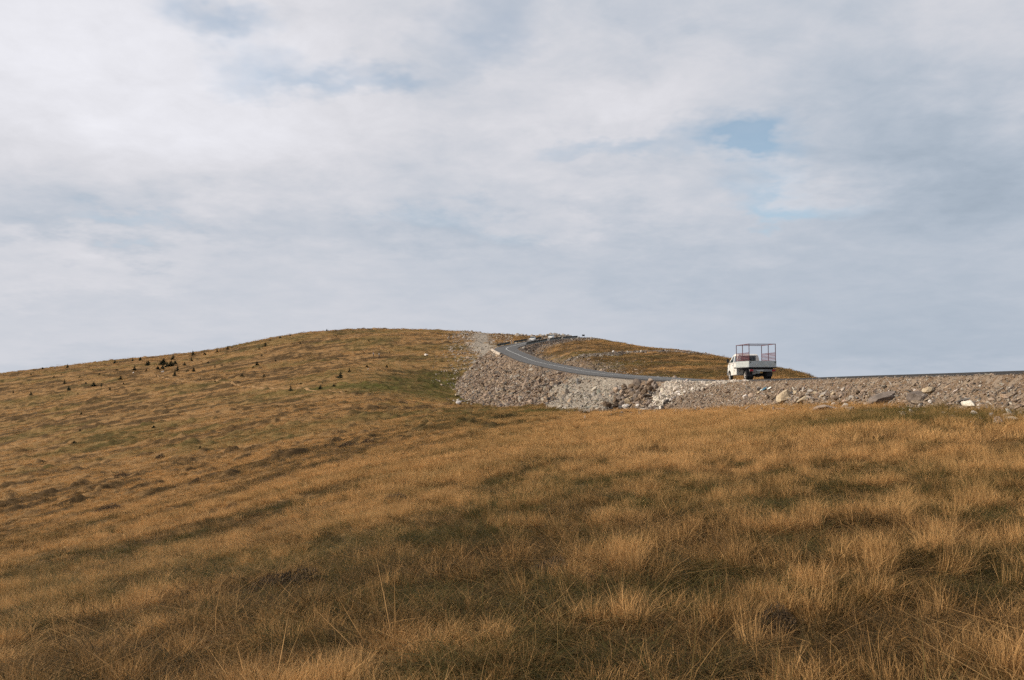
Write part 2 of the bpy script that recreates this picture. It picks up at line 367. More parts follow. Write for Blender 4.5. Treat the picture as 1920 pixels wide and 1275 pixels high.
def ground_mat():
    m, t, b = mat('hillside_ground')
    at = t.new('ShaderNodeAttribute', attribute_name='mask'); sep = t.new('ShaderNodeSeparateColor'); t.l.new(at.outputs['Color'], sep.inputs[0])
    dark, green, stony = sep.outputs
    at2 = t.new('ShaderNodeAttribute', attribute_name='cone')
    pos = t.new('ShaderNodeNewGeometry').outputs['Position']
    map_ = t.new('ShaderNodeMapping'); t.l.new(pos, map_.inputs[0]); map_.inputs['Rotation'].default_value = (0, 0, R(-25)); map_.inputs['Scale'].default_value = (.35, 1, 1)
    na = t.noise(map_.outputs[0], 1.3, 8, .68); nb = t.noise(pos, .8, 8, .7); nf = t.noise(pos, 5.0, 6, .7)
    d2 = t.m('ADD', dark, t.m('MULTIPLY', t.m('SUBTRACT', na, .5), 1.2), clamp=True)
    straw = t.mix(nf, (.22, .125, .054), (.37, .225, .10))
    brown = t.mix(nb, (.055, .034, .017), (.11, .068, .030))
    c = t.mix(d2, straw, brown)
    g2 = t.m('MULTIPLY', green, t.ramp(nb, .3, .6, .4, 1.0))
    c = t.mix(g2, c, t.mix(nf, (.065, .065, .016), (.13, .115, .03)))
    vo = t.new('ShaderNodeTexVoronoi'); vo.inputs['Scale'].default_value = 2.6; t.l.new(pos, vo.inputs['Vector'])
    sepv = t.new('ShaderNodeSeparateColor'); t.l.new(vo.outputs['Color'], sepv.inputs[0])
    dirt = t.mix(nb, (.115, .074, .046), (.25, .175, .115))
    cone = t.mix(nf, (.20, .17, .135), (.31, .265, .215))
    st = t.mix(at2.outputs['Fac'], dirt, cone)
    st = t.mix(t.m('MULTIPLY', t.ramp(sepv.outputs[0], .2, .9), .5), st, t.mix(.5, st, (.50, .43, .35)))
    c = t.mix(t.m('ADD', stony, t.m('MULTIPLY', t.m('MULTIPLY', t.m('SUBTRACT', nb, .5), 1.2), t.m('MULTIPLY', stony, t.m('SUBTRACT', 1.0, stony))), clamp=True), c, st)
    t.put(b.inputs['Base Color'], c); b.inputs['Roughness'].default_value = 1.0; b.inputs['Specular IOR Level'].default_value = .05
    bp = t.new('ShaderNodeBump'); bp.inputs['Strength'].default_value = .9; bp.inputs['Distance'].default_value = .25
    h = t.m('ADD', t.m('MULTIPLY', na, .6), t.m('MULTIPLY', nf, .5))
    t.put(bp.inputs['Height'], h); t.l.new(bp.outputs[0], b.inputs['Normal'])
    return m

def blade_mat(name, light, mid, dark, green):
    m, t, b = mat(name)
    tint = t.new('ShaderNodeAttribute', attribute_name='tint', attribute_type='INSTANCER'); grn = t.new('ShaderNodeAttribute', attribute_name='green', attribute_type='INSTANCER')
    hgt = t.new('ShaderNodeAttribute', attribute_name='blade')          # r: 0 root..1 tip, g: per blade random
    sep = t.new('ShaderNodeSeparateColor'); t.l.new(hgt.outputs['Color'], sep.inputs[0])
    rnd = t.new('ShaderNodeObjectInfo').outputs['Random']
    k = t.m('ADD', tint.outputs['Fac'], t.m('MULTIPLY', t.m('SUBTRACT', sep.outputs[1], .5), .75))
    k = t.m('ADD', k, t.m('MULTIPLY', t.m('SUBTRACT', rnd, .5), .45), clamp=True)
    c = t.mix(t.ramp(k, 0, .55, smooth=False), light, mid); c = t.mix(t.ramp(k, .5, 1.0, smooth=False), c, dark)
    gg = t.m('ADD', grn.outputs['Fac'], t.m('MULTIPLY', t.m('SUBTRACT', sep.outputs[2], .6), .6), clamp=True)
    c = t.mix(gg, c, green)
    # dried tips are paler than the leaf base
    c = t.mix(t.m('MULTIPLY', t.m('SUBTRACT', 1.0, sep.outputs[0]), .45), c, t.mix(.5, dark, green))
    t.put(b.inputs['Base Color'], c); b.inputs['Roughness'].default_value = .75; b.inputs['Specular IOR Level'].default_value = .15
    tr = t.new('ShaderNodeBsdfTranslucent'); t.put(tr.inputs[0], c)
    mx = t.new('ShaderNodeMixShader'); mx.inputs[0].default_value = .30
    t.l.new(b.outputs[0], mx.inputs[1]); t.l.new(tr.outputs[0], mx.inputs[2]); t.l.new(mx.outputs[0], t.n['Material Output'].inputs[0])
    return m

def rock_mat(name, inst=True, ca=(.20, .15, .11), cb=(.38, .31, .25)):
    m, t, b = mat(name)
    tc = t.new('ShaderNodeTexCoord').outputs['Object']
    if inst: rnd = t.new('ShaderNodeAttribute', attribute_name='tint', attribute_type='INSTANCER').outputs['Color']
    n = t.noise(tc, 2.5, 7, .7); n2 = t.noise(tc, 9, 5, .7)
    if inst:
        lo = t.mix(.5, rnd, (0, 0, 0)); hi = t.mix(.12, rnd, (1, 1, 1)); c = t.mix(t.ramp(n, .3, .7), lo, hi)
    else: c = t.mix(t.ramp(n, .3, .7), ca, cb)
    c = t.mix(t.ramp(n2, .55, .75, 0, .5), c, t.mix(.6, c, (.05, .045, .035)))
    t.put(b.inputs['Base Color'], c); b.inputs['Roughness'].default_value = .95
    bp = t.new('ShaderNodeBump'); bp.inputs['Strength'].default_value = .6; bp.inputs['Distance'].default_value = .06
    t.put(bp.inputs['Height'], n2); t.l.new(bp.outputs[0], b.inputs['Normal'])
    return m

M = {}
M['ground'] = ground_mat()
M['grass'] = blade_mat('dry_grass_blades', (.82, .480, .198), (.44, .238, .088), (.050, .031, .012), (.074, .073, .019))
M['heather'] = simple('heather_twigs', (.078, .052, .030), .9, var=.5, scale=3)
M['needles'] = simple('spruce_needles', (.032, .045, .022), .9, var=.35, scale=2)
M['bark'] = simple('spruce_bark', (.10, .07, .05), .9)
M['rubble'] = rock_mat('rubble_stone')
M['rock_tan'] = rock_mat('tan_rock', False, (.34, .26, .17), (.50, .41, .29))
M['rock_brown'] = rock_mat('brown_rock', False, (.095, .066, .044), (.20, .145, .10))
M['rock_dark'] = rock_mat('dark_rock', False, (.11, .087, .070), (.24, .195, .165))
M['rock_grey'] = rock_mat('grey_rock', False, (.24, .21, .18), (.42, .37, .32))
M['rock_white'] = rock_mat('white_rock', False, (.55, .49, .43), (.80, .74, .68))
M['rock_pink'] = rock_mat('pinkish_rock', False, (.27, .195, .14), (.42, .32, .24))

def asphalt():
    m, t, b = mat('asphalt')
    pos = t.new('ShaderNodeNewGeometry').outputs['Position']
    n = t.noise(pos, .35, 5, .6); n2 = t.noise(pos, 25, 3, .7)
    c = t.mix(n, (.064, .061, .057), (.094, .090, .085)); c = t.mix(t.m('MULTIPLY', n2, .5), c, (.155, .15, .148))
    t.put(b.inputs['Base Color'], c); b.inputs['Roughness'].default_value = .85
    return m
M['asphalt'] = asphalt()
M['edge'] = simple('asphalt_edge', (.035, .035, .038), .95)
M['line'] = simple('road_paint', (.52, .52, .50), .8, var=.08, scale=1.5)
M['white'] = simple('white_paint', (.70, .68, .64), .35, spec=.5, var=.04, scale=2, dirt=(.62, .56, .47))
M['bed'] = simple('grey_green_paint', (.43, .46, .455), .5, var=.08, dirt=(.36, .34, .28))
M['black'] = simple('black_plastic', (.022, .022, .024), .6)
M['chassis'] = simple('dirty_chassis', (.035, .032, .03), .9)
M['tyre'] = simple('tyre_rubber', (.028, .027, .026), .9)
M['rim'] = simple('pale_rim', (.50, .45, .40), .5, var=.1)
M['redrail'] = simple('dark_red_tube', (.12, .04, .046), .6, var=.2)
M['lamp_red'] = simple('red_lens', (.33, .022, .025), .3)
M['beam'] = simple('grey_beam', (.21, .205, .20), .7)
M['guard'] = simple('weathered_guardrail', (.10, .11, .11), .75, .1, var=.25, scale=1.5)
M['post'] = simple('pale_post', (.52, .47, .40), .8)
M['concrete'] = simple('pale_concrete', (.45, .38, .31), .9)
M['signdark'] = simple('sign_panel', (.02, .022, .03), .7)
M['steel'] = simple('steel_post', (.30, .30, .31), .6, .3)
m, t, b = mat('window_glass'); b.inputs['Base Color'].default_value = (.03, .045, .05, 1); b.inputs['Roughness'].default_value = .06; b.inputs['Specular IOR Level'].default_value = .9; M['glass'] = m
m, t, b = mat('plate_enamel'); b.inputs['Base Color'].default_value = (.42, .42, .40, 1); b.inputs['Roughness'].default_value = .5; M['plate'] = m
M['bluecloth'] = simple('blue_sheet', (.035, .12, .19), .7, var=.4)
M['whitecloth'] = simple('white_sheet', (.68, .70, .66), .7, var=.15)
M['jacket'] = simple('pale_jacket', (.50, .48, .45), .9); M['trousers'] = simple('dark_trousers', (.014, .013, .018), .9); M['jacket2'] = simple('grey_blue_jacket', (.30, .31, .36), .9)
M['skin'] = simple('skin', (.45, .27, .18), .7); M['hair'] = simple('dark_hair', (.03, .02, .015), .9)
M['path'] = simple('worn_path_earth', (.27, .165, .08), 1, spec=.05, var=.25, scale=.8)

# ------------------------------------------------------------------ object helpers
def tag(o, label=None, cat=None, group=None, kind=None):
    if label: o['label'] = label
    if cat: o['category'] = cat
    if group: o['group'] = group
    if kind: o['kind'] = kind
    return o
def empty(name, loc, rz=0):
    o = bpy.data.objects.new(name, None); o.empty_display_size = .3; o.location = loc; o.rotation_euler = (0, 0, rz); COL.objects.link(o); return o
def obj(name, bm, mats, parent=None, smooth=False, loc=None):
    me = bpy.data.meshes.new(name); bm.to_mesh(me); bm.free()
    for x in (mats if isinstance(mats, list) else [mats]): me.materials.append(x)
    if smooth: me.polygons.foreach_set('use_smooth', [True] * len(me.polygons))
    o = bpy.data.objects.new(name, me); COL.objects.link(o)
    if parent: o.parent = parent
    if loc is not None: o.location = loc
    return o
def np_mesh(name, V, F, mats, smooth=True):
    """F: (n,k) int array"""
    me = bpy.data.meshes.new(name); V = np.asarray(V, np.float32); F = np.asarray(F, np.int32)
    n, k = F.shape
    me.vertices.add(len(V)); me.vertices.foreach_set('co', V.ravel())
    me.loops.add(n * k); me.loops.foreach_set('vertex_index', F.ravel())
    me.polygons.add(n); me.polygons.foreach_set('loop_start', np.arange(n, dtype=np.int32) * k); me.polygons.foreach_set('loop_total', np.full(n, k, np.int32))
    me.update(calc_edges=True)
    me.polygons.foreach_set('use_smooth', np.full(n, smooth))
    for x in mats: me.materials.append(x)
    return me
def link(name, me, parent=None):
    o = bpy.data.objects.new(name, me); COL.objects.link(o)
    if parent: o.parent = parent
    return o
def box(bm, x0, x1, y0, y1, z0, z1, bev=0.0, mi=0):
    r = bmesh.ops.create_cube(bm, size=1); vs = r['verts']
    for v in vs: v.co = Vector(((x0 + x1) / 2 + v.co.x * (x1 - x0), (y0 + y1) / 2 + v.co.y * (y1 - y0), (z0 + z1) / 2 + v.co.z * (z1 - z0)))
    fs = list({f for v in vs for f in v.link_faces})
    for f in fs: f.material_index = mi
    if bev: bmesh.ops.bevel(bm, geom=list({e for v in vs for e in v.link_edges}), offset=bev, segments=2, affect='EDGES')
def tube(bm, a, b, r, n=8, mi=0):
    a = Vector(a); b = Vector(b); d = b - a
    q = d.to_track_quat('Z', 'Y').to_matrix().to_4x4(); q.translation = (a + b) / 2
    g = bmesh.ops.create_cone(bm, cap_ends=True, segments=n, radius1=r, radius2=r, depth=d.length, matrix=q)
    for v in g['verts']:
        for f in v.link_faces: f.material_index = mi
def lathe_x(bm, prof_, cx, cy, cz, n=28, mi=0):
    """profile of (x, r) spun round an axle along x"""
    rings = []
    for (x, r) in prof_:
        rings.append([bm.verts.new((cx + x, cy + r * math.cos(2 * math.pi * i / n), cz + r * math.sin(2 * math.pi * i / n))) for i in range(n)])
    for a, b in zip(rings, rings[1:]):
        for i in range(n):
            f = bm.faces.new((a[i], a[(i + 1) % n], b[(i + 1) % n], b[i])); f.material_index = mi
    for rg in (rings[0], rings[-1]):
        f = bm.faces.new(rg if rg is rings[-1] else rg[::-1]); f.material_index = mi
def prism_x(bm, poly, xf, mi=0):
    """side outline (y,z) extruded across x; xf(y, z) is the half width there"""
    L = [bm.verts.new((-xf(y, z), y, z)) for y, z in poly]; Rr = [bm.verts.new((xf(y, z), y, z)) for y, z in poly]
    bm.faces.new(L); bm.faces.new(Rr[::-1]); n = len(poly)
    for i in range(n): bm.faces.new((L[i], Rr[i], Rr[(i + 1) % n], L[(i + 1) % n]))
    bmesh.ops.recalc_face_normals(bm, faces=bm.faces)

#@@GROUND
# ------------------------------------------------------------------ the ground sheet
def build_ground():
    fov = .74
    th = np.concatenate([np.linspace(-math.pi, -fov, 60, endpoint=False), np.linspace(-fov, fov, 1000, endpoint=False), np.linspace(fov, math.pi, 60, endpoint=False)])
    r = np.concatenate([np.linspace(.3, 2, 6, endpoint=False), np.exp(np.linspace(math.log(2), math.log(30), 260, endpoint=False)), np.exp(np.linspace(math.log(30), math.log(300), 420, endpoint=False)),
                        np.exp(np.linspace(math.log(300), math.log(480), 70, endpoint=False)), np.exp(np.linspace(math.log(480), math.log(5000), 40))])
    T, Rr = np.meshgrid(th, r, indexing='ij')
    X = Rr * np.sin(T); Y = Rr * np.cos(T)
    Z, info = ground(X, Y)
    dark, green, stony, ramp, edge = fields(X, Y, info)
    nt, nr = len(th), len(r)
    V = np.stack([X, Y, Z], -1).reshape(-1, 3)
    V = np.vstack([V, [[0, 0, float(Z[:, 0].mean())]]])
    i, j = np.meshgrid(np.arange(nt), np.arange(nr - 1), indexing='ij'); i2 = (i + 1) % nt
    F = np.stack([i * nr + j, i * nr + j + 1, i2 * nr + j + 1, i2 * nr + j], -1).reshape(-1, 4)
    c = len(V) - 1; k = np.arange(nt)
    me = np_mesh('ground', V, F, [M['ground']])
    bm = bmesh.new(); bm.from_mesh(me); bm.verts.ensure_lookup_table()
    bm.faces.new([bm.verts[int(q) * nr] for q in k]); bm.normal_update(); bm.to_mesh(me); bm.free()
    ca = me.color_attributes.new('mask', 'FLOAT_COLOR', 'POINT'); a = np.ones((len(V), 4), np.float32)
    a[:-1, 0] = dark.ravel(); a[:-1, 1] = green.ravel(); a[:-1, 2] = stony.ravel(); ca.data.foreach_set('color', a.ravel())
    fa = me.attributes.new('cone', 'FLOAT', 'POINT'); v = np.zeros(len(V), np.float32); v[:-1] = np.maximum(info['cone'], ramp).ravel(); fa.data.foreach_set('value', v)
    me.polygons.foreach_set('use_smooth', np.ones(len(me.polygons), bool))
    o = link('ground', me); tag(o, 'rolling hillside of dry brown grass with earth and gravel slopes below the road', kind='structure')
build_ground()

# ------------------------------------------------------------------ road slab, centre line, path
def strip(name, rows, mats, mi=None, smooth=True):
    rows = np.array(rows); n, k, _ = rows.shape
    V = rows.reshape(-1, 3); i, j = np.meshgrid(np.arange(n - 1), np.arange(k - 1), indexing='ij')
    F = np.stack([i * k + j, i * k + j + 1, (i + 1) * k + j + 1, (i + 1) * k + j], -1).reshape(-1, 4)
    me = np_mesh(name, V, F, mats, smooth)
    if mi is not None: me.polygons.foreach_set('material_index', np.tile(np.array(mi, np.int32), n - 1)); me.update()
    return link(name, me)
def edgew(i, side): return .12 * (vnoise(i / 2.3, side * 7., 5) - .5)
rows = []
for i in range(len(RC)):
    row = []
    for a, dz in ((-HW, -.14), (-HW, 0), (-HW / 2, .03), (0, .055), (HW / 2, .03), (HW, 0), (HW, -.14)):
        w = a + (float(edgew(i, np.sign(a))) if abs(a) == HW else 0)
        row.append((RC[i, 0] + RN[i, 0] * w, RC[i, 1] + RN[i, 1] * w, RC[i, 2] + dz))
    rows.append(row)
o = strip('road', rows, [M['asphalt'], M['edge']], [1, 0, 0, 0, 0, 1], False)
tag(o, 'grey asphalt mountain road curving up the hill', kind='structure')
rows = [[(RC[i, 0] + RN[i, 0] * a, RC[i, 1] + RN[i, 1] * a, RC[i, 2] + .055 - abs(a) * .0154 + .012) for a in (-.09, .09)] for i in range(len(RC))]
o = strip('road_marking', rows, [M['line']]); tag(o, 'white centre line painted along the asphalt road', kind='structure')

def drape(pxpts, w, lift=.07):
    P = [hit(*p)[:2] + (0,) for p in pxpts]; C = catmull(P, 1.2)
    T_ = np.gradient(C[:, :2], axis=0); T_ /= np.linalg.norm(T_, axis=1)[:, None]; N_ = np.stack([T_[:, 1], -T_[:, 0]], 1)
    rows = []
    for k in range(len(C)):
        ww = w * (.6 + .8 * float(vnoise(k / 5., 3., 9)))
        row = []
        for a in (-1, -.33, .33, 1):
            x, y = C[k, :2] + N_[k] * a * ww; row.append((x, y, gz(x, y) + (lift if abs(a) < 1 else -.05)))
        rows.append(row)
    return rows
rows = drape([(288, 703), (320, 711), (365, 715), (410, 716), (440, 720), (475, 724), (530, 729), (575, 731), (650, 735)], .5, .12)
tag(strip('path', rows, [M['path']]), 'worn pale footpath crossing the hillside', kind='structure')

# ------------------------------------------------------------------ scatter with geometry nodes (only for uncountable cover)
LIB = bpy.data.collections.new('scatter_sources')
def scatter(name, label, P, rot, scl, idx, srcs, tint, green=None, color=False):
    me = bpy.data.meshes.new(name); n = len(P); me.vertices.add(n); me.vertices.foreach_set('co', np.asarray(P, np.float32).ravel())
    def att(nm, typ, v, key):
        a = me.attributes.new(nm, typ, 'POINT'); a.data.foreach_set(key, np.asarray(v).ravel())
    att('rot', 'FLOAT_VECTOR', np.asarray(rot, np.float32), 'vector'); att('scl', 'FLOAT_VECTOR', np.asarray(scl, np.float32), 'vector')
    att('idx', 'INT', np.asarray(idx, np.int32), 'value')
    if color: att('tint', 'FLOAT_COLOR', np.hstack([tint, np.ones((n, 1))]).astype(np.float32), 'color')
    else:
        att('tint', 'FLOAT', np.asarray(tint, np.float32), 'value'); att('green', 'FLOAT', np.asarray(green, np.float32), 'value')
    o = link(name, me); tag(o, label, kind='stuff')
    c = bpy.data.collections.new(name + '_sources')
    for k, s_ in enumerate(srcs):
        ob = bpy.data.objects.new('%s_source_%02d' % (name, k), s_); c.objects.link(ob)
    ng = bpy.data.node_groups.new(name + '_scatter', 'GeometryNodeTree')
    ng.interface.new_socket('Geometry', in_out='INPUT', socket_type='NodeSocketGeometry'); ng.interface.new_socket('Geometry', in_out='OUTPUT', socket_type='NodeSocketGeometry')
    N = ng.nodes; L = ng.links
    gi = N.new('NodeGroupInput'); go = N.new('NodeGroupOutput'); ip = N.new('GeometryNodeInstanceOnPoints'); ci = N.new('GeometryNodeCollectionInfo')
    ci.inputs['Collection'].default_value = c; ci.inputs['Separate Children'].default_value = True; ci.inputs['Reset Children'].default_value = True
    def na(nm, typ):
        q = N.new('GeometryNodeInputNamedAttribute'); q.data_type = typ; q.inputs['Name'].default_value = nm; return q.outputs['Attribute']
    L.new(gi.outputs[0], ip.inputs['Points']); L.new(ci.outputs[0], ip.inputs['Instance']); ip.inputs['Pick Instance'].default_value = True
    L.new(na('idx', 'INT'), ip.inputs['Instance Index']); L.new(na('rot', 'FLOAT_VECTOR'), ip.inputs['Rotation']); L.new(na('scl', 'FLOAT_VECTOR'), ip.inputs['Scale'])
    L.new(ip.outputs[0], go.inputs[0])
    md = o.modifiers.new('scatter', 'NODES'); md.node_group = ng
    return o

HE = [(301, 860, 21, 10, 'very dark pointed shrub mound alone on the lower left slope'), (1458, 1172, 95, 50, 'dark purplish heather mound in the bottom right foreground grass'), (1042, 1075, 85, 40, 'reddish brown heather mound in the centre foreground grass'),
      (545, 1102, 120, 45, 'broad dark heather mound in the left foreground grass'), (745, 938, 46, 20, 'brown heather mound in front of the long golden grass streak'), (655, 838, 42, 12, 'dark brown mound on the golden slope, left of two'), (690, 832, 34, 12, 'dark brown mound on the golden slope, right of two'),
      (757, 855, 20, 9, 'small rounded brown mound below the two dark mounds'), (840, 858, 18, 8, 'small brown mound right of the rounded mound'), (210, 957, 60, 14, 'long flat dark mound on the lower left slope'), (440, 955, 44, 14, 'dark olive mound right of the long flat mound'),
      (1075, 853, 44, 12, 'low dark mound in golden grass below the gravel cone'), (1105, 793, 16, 6, 'small brown mound just below the brown boulder pile'), (230, 893, 34, 8, 'flat brown mound below the pointed shrub mound'), (370, 903, 20, 8, 'small brown mound above the dark olive mound')]
rg = np.random.default_rng(3)
def tuft_mesh(name, nb, rad, h0, h1, w, lean, stems=0, seed=0, segs=3):
    g = np.random.default_rng(seed); V = []; F = []; C = []
    for b_ in range(nb + stems):
        stem = b_ >= nb
        a = g.uniform(0, 2 * math.pi); rr = rad * math.sqrt(g.uniform()); bx, by = rr * math.cos(a), rr * math.sin(a)
        h = g.uniform(h0, h1) * (1.2 if stem else 1); ww = w * (.55 if stem else g.uniform(.7, 1.3))
        la = a + g.normal(0, .9); le = lean * (abs(g.normal(0, .6)) + .15) * (.5 if stem else 1) * h
        la2 = la + g.normal(0, .5); fa = g.uniform(0, math.pi); sx, sy = math.cos(fa), math.sin(fa)
        rnd, rnd2 = g.uniform(), g.uniform(); base = len(V)
        for s_ in range(segs + 1):
            f = s_ / segs; cx = bx + math.cos(la) * le * f * f + math.cos(la2) * le * .5 * f ** 3; cy = by + math.sin(la) * le * f * f + math.sin(la2) * le * .5 * f ** 3
            cz = -.04 + (h + .04) * (f - .22 * min(le / h, 1.2) * f * f); wd = ww * (1 - f) ** .6 / 2 if not stem else ww * (.5 + (1.3 if f > .8 else 0)) / 2
            if s_ == segs: V.append((cx, cy, cz)); C.append((f, rnd, rnd2, 1))
            else:
                V.append((cx - sx * wd, cy - sy * wd, cz)); V.append((cx + sx * wd, cy + sy * wd, cz)); C += [(f, rnd, rnd2, 1)] * 2
        for s_ in range(segs):
            q = base + 2 * s_
            if s_ < segs - 1: F.append((q, q + 1, q + 3)); F.append((q, q + 3, q + 2))
            else: F.append((q, q + 1, q + 2))
    me = np_mesh(name, V, F, [M['grass']]); ca = me.color_attributes.new('blade', 'FLOAT_COLOR', 'POINT'); ca.data.foreach_set('color', np.array(C, np.float32).ravel())
    return me
SRC = []
for k in range(4): SRC.append(tuft_mesh('tuft_low', 90, .17, .06, .19, .0055, 2.0, 0, 100 + k))            # 0-3 low tangled mat
for k in range(5): SRC.append(tuft_mesh('tuft_gold', 70, .085, .09, .26, .0036, .45, 2, 200 + k))             # 4-8 golden tussock
for k in range(3): SRC.append(tuft_mesh('tuft_wild', 30, .13, .10, .26, .0030, 1.15, 1, 300 + k))            # 9-11 blown-over blades
for k in range(3): SRC.append(tuft_mesh('tuft_mid_low', 90, .32, .06, .18, .009, 1.6, 0, 400 + k, 2))       # 12-14
for k in range(4): SRC.append(tuft_mesh('tuft_mid', 60, .20, .11, .31, .0095, .7, 5, 450 + k, 2))           # 15-18
for k in range(3): SRC.append(tuft_mesh('tuft_far_low', 60, .7, .05, .16, .035, 1.5, 0, 500 + k, 2))        # 19-21
for k in range(3): SRC.append(tuft_mesh('tuft_far', 60, .6, .10, .28, .024, .8, 0, 550 + k, 2))             # 22-24
def ring(r0, r1, dens, az0=-.70, az1=.70):
    n = int(dens * (az1 - az0) * .5 * (r1 * r1 - r0 * r0)); a = rg.uniform(az0, az1, n); r = np.sqrt(rg.uniform(r0 * r0, r1 * r1, n))
    return r * np.sin(a), r * np.cos(a)
HXY = np.array([(lambda h_: (h_[0], h_[1], w / FPX * h_[1] / 2))(hit(px, py)) for (px, py, w, h, lab) in HE])
PP = []; RO = []; SCL = []; ID = []; TI = []; GR = []
for (r0, r1, dens, lo, hi, low) in ((1.1, 11, 48, 0, 4, 1), (11, 24, 22, 0, 4, 1), (24, 50, 4.5, 12, 15, 1), (50, 90, 3, 12, 15, 1), (90, 200, 1.0, 19, 22, 1), (200, 445, .45, 19, 22, 1),
                               (1.1, 9, 120, 4, 9, 0), (9, 20, 58, 4, 9, 0), (20, 42, 15, 15, 19, 0), (42, 90, 8, 15, 19, 0), (90, 180, 1.8, 22, 25, 0), (180, 300, 1.0, 22, 25, 0), (300, 445, .6, 22, 25, 0)):
    X, Y = ring(r0, r1, dens); Z, info = ground(X, Y); dark, green, stony, ramp, edge = fields(X, Y, info); dist = np.hypot(X, Y); n = len(X)
    clump = fbm(X / .36, Y / .36, 111, 2, .5); patch = fbm(X / 1.9, Y / 1.3, 121, 3, .6)
    p = np.clip(1 - stony, 0, 1) * (1 - .5 * edge)
    if not low:      # golden tussocks thin out where the cover is dark, and stand in clusters
        c_ = sstep(.40, .60, .55 * clump + .45 * patch + .10 * sstep(15, 40, dist))
        p = p * np.clip((.24 + 1.0 * c_) * (1 - .80 * dark), 0, 1)
    near_h = np.where(Y < 25, .35, .12)
    dh = np.ones(n) * 9
    for hx, hy, hr in HXY: dh = np.minimum(dh, ((X - hx) ** 2 + ((Y - hy) * 1.2) ** 2) / (hr * hr))
    p = p * np.where(dh < 1.1, near_h if not low else .5, 1)
    keep = (rg.uniform(size=n) < p) & ~info['core']
    X, Y, Z, dark, green, dist, clump, patch = [v[keep] for v in (X, Y, Z, dark, green, dist, clump, patch)]; n = len(X); u = X / np.maximum(Y, 1)
    idx = rg.integers(lo, hi, n)
    if lo == 4: idx = np.where(rg.uniform(size=n) < .28, rg.integers(9, 12, n), idx)
    tall = sstep(.42, .62, clump * .5 + patch * .5)
    hs = (.58 + .50 * tall * (not low)) * rg.uniform(.7, 1.3, n) * (1.0 - .25 * sstep(.1, -.3, u))
    ws = rg.uniform(.8, 1.3, n) * (1 + .4 * sstep(150, 350, dist) * (dist > 90))
    RO.append(np.stack([rg.normal(0, .16, n), rg.normal(.08, .16, n), rg.uniform(0, 6.283, n)], 1)); SCL.append(np.stack([ws, ws, hs], 1)); ID.append(idx); PP.append(np.stack([X, Y, Z], 1))
    if low: t1 = .70 + .35 * dark + rg.normal(0, .12, n) - .45 * sstep(60, 160, dist) * (1 - dark) - .15 * (patch > .55)
    else: t1 = .12 + .45 * dark + rg.normal(0, 1, n) * (.17 - .10 * sstep(60, 150, dist))
    TI.append(np.clip(t1, 0, 1)); GR.append(np.clip(green * .9 + (.62 if low else .14) * sstep(.42, .60, fbm(X / .9, Y / .9, 131, 3)) * (1 - sstep(30, 90, dist) * .6), 0, 1))
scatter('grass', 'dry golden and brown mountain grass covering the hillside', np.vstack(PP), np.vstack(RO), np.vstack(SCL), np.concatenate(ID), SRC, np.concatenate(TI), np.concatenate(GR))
print('grass tufts', sum(len(p) for p in PP))

# ------------------------------------------------------------------ rocks
def rock_mesh(name, seed, sx=1, sy=.8, sz=.6, cuts=9, mats=None, sub=2):
    g = random.Random(seed); bm = bmesh.new(); bmesh.ops.create_icosphere(bm, subdivisions=sub, radius=.62)
    for k in range(cuts):
        n = Vector((g.gauss(0, 1), g.gauss(0, 1), g.gauss(0, 1))).normalized(); d = g.uniform(.30, .50)
        for v in bm.verts:
            e = v.co.dot(n) - d
            if e > 0: v.co -= n * e
    for v in bm.verts:
        v.co += Vector((g.gauss(0, .012), g.gauss(0, .012), g.gauss(0, .012))); v.co = Vector((v.co.x * sx, v.co.y * sy, v.co.z * sz))
    me = bpy.data.meshes.new(name); bm.to_mesh(me); bm.free(); me.materials.append(mats or M['rubble']); return me
RSRC = [rock_mesh('stone', 10 + k, 1, random.Random(k).uniform(.55, .95), random.Random(k + 50).uniform(.3, .75), 9, sub=1 if k < 6 else 2) for k in range(12)]

def road_pt(i, side, e):
    w = side * (HW + SH + e); return RC[i, 0] + RN[i, 0] * w, RC[i, 1] + RN[i, 1] * w
# rubble covering the fill: sample along the near side of the road
RP = []; RRt = []; RS = []; RCo = []
def rubble_batch(X, Y, size, cols, keepmask=None, flat=1.0, sink=.15):
    Z, info = ground(X, Y); n = len(X)
    k = np.ones(n, bool) if keepmask is None else keepmask(X, Y, info)
    X, Y, Z, size, cols = X[k], Y[k], Z[k], size[k], cols[k]; n = len(X)
    RP.append(np.stack([X, Y, Z + size * sink], 1)); RRt.append(np.stack([rg.normal(0, .45, n), rg.normal(0, .45, n) + .3, rg.uniform(0, 6.28, n)], 1))
    RS.append(np.stack([size * rg.uniform(.9, 2.0, n), size, size * rg.uniform(.5, 1.0, n) * flat], 1)); RCo.append(cols)
def pal(n, base, var=.22):
    b = np.array(base)[None, :] * (1 + rg.normal(0, var, (n, 1))); return np.clip(b * (1 + rg.normal(0, .018, (n, 3))) * [.98, .93, .87], .02, .85)
BROWN, TAN, GREY, WHITE, PINK, DK = (.20, .138, .092), (.37, .27, .18), (.33, .29, .24), (.64, .58, .51), (.30, .215, .155), (.085, .066, .052)
def mixpal(n, opts):
    c = np.zeros((n, 3)); q = rg.uniform(size=n); acc = 0
    for w, base in opts:
        s_ = (q >= acc) & (q < acc + w); c[s_] = pal(int(s_.sum()), base); acc += w
    s_ = q >= acc; c[s_] = pal(int(s_.sum()), opts[-1][1]); return c
idxs = np.arange(len(RC)); ok = idxs[(RC[:, 1] > 24) & (RC[:, 1] < 262)]
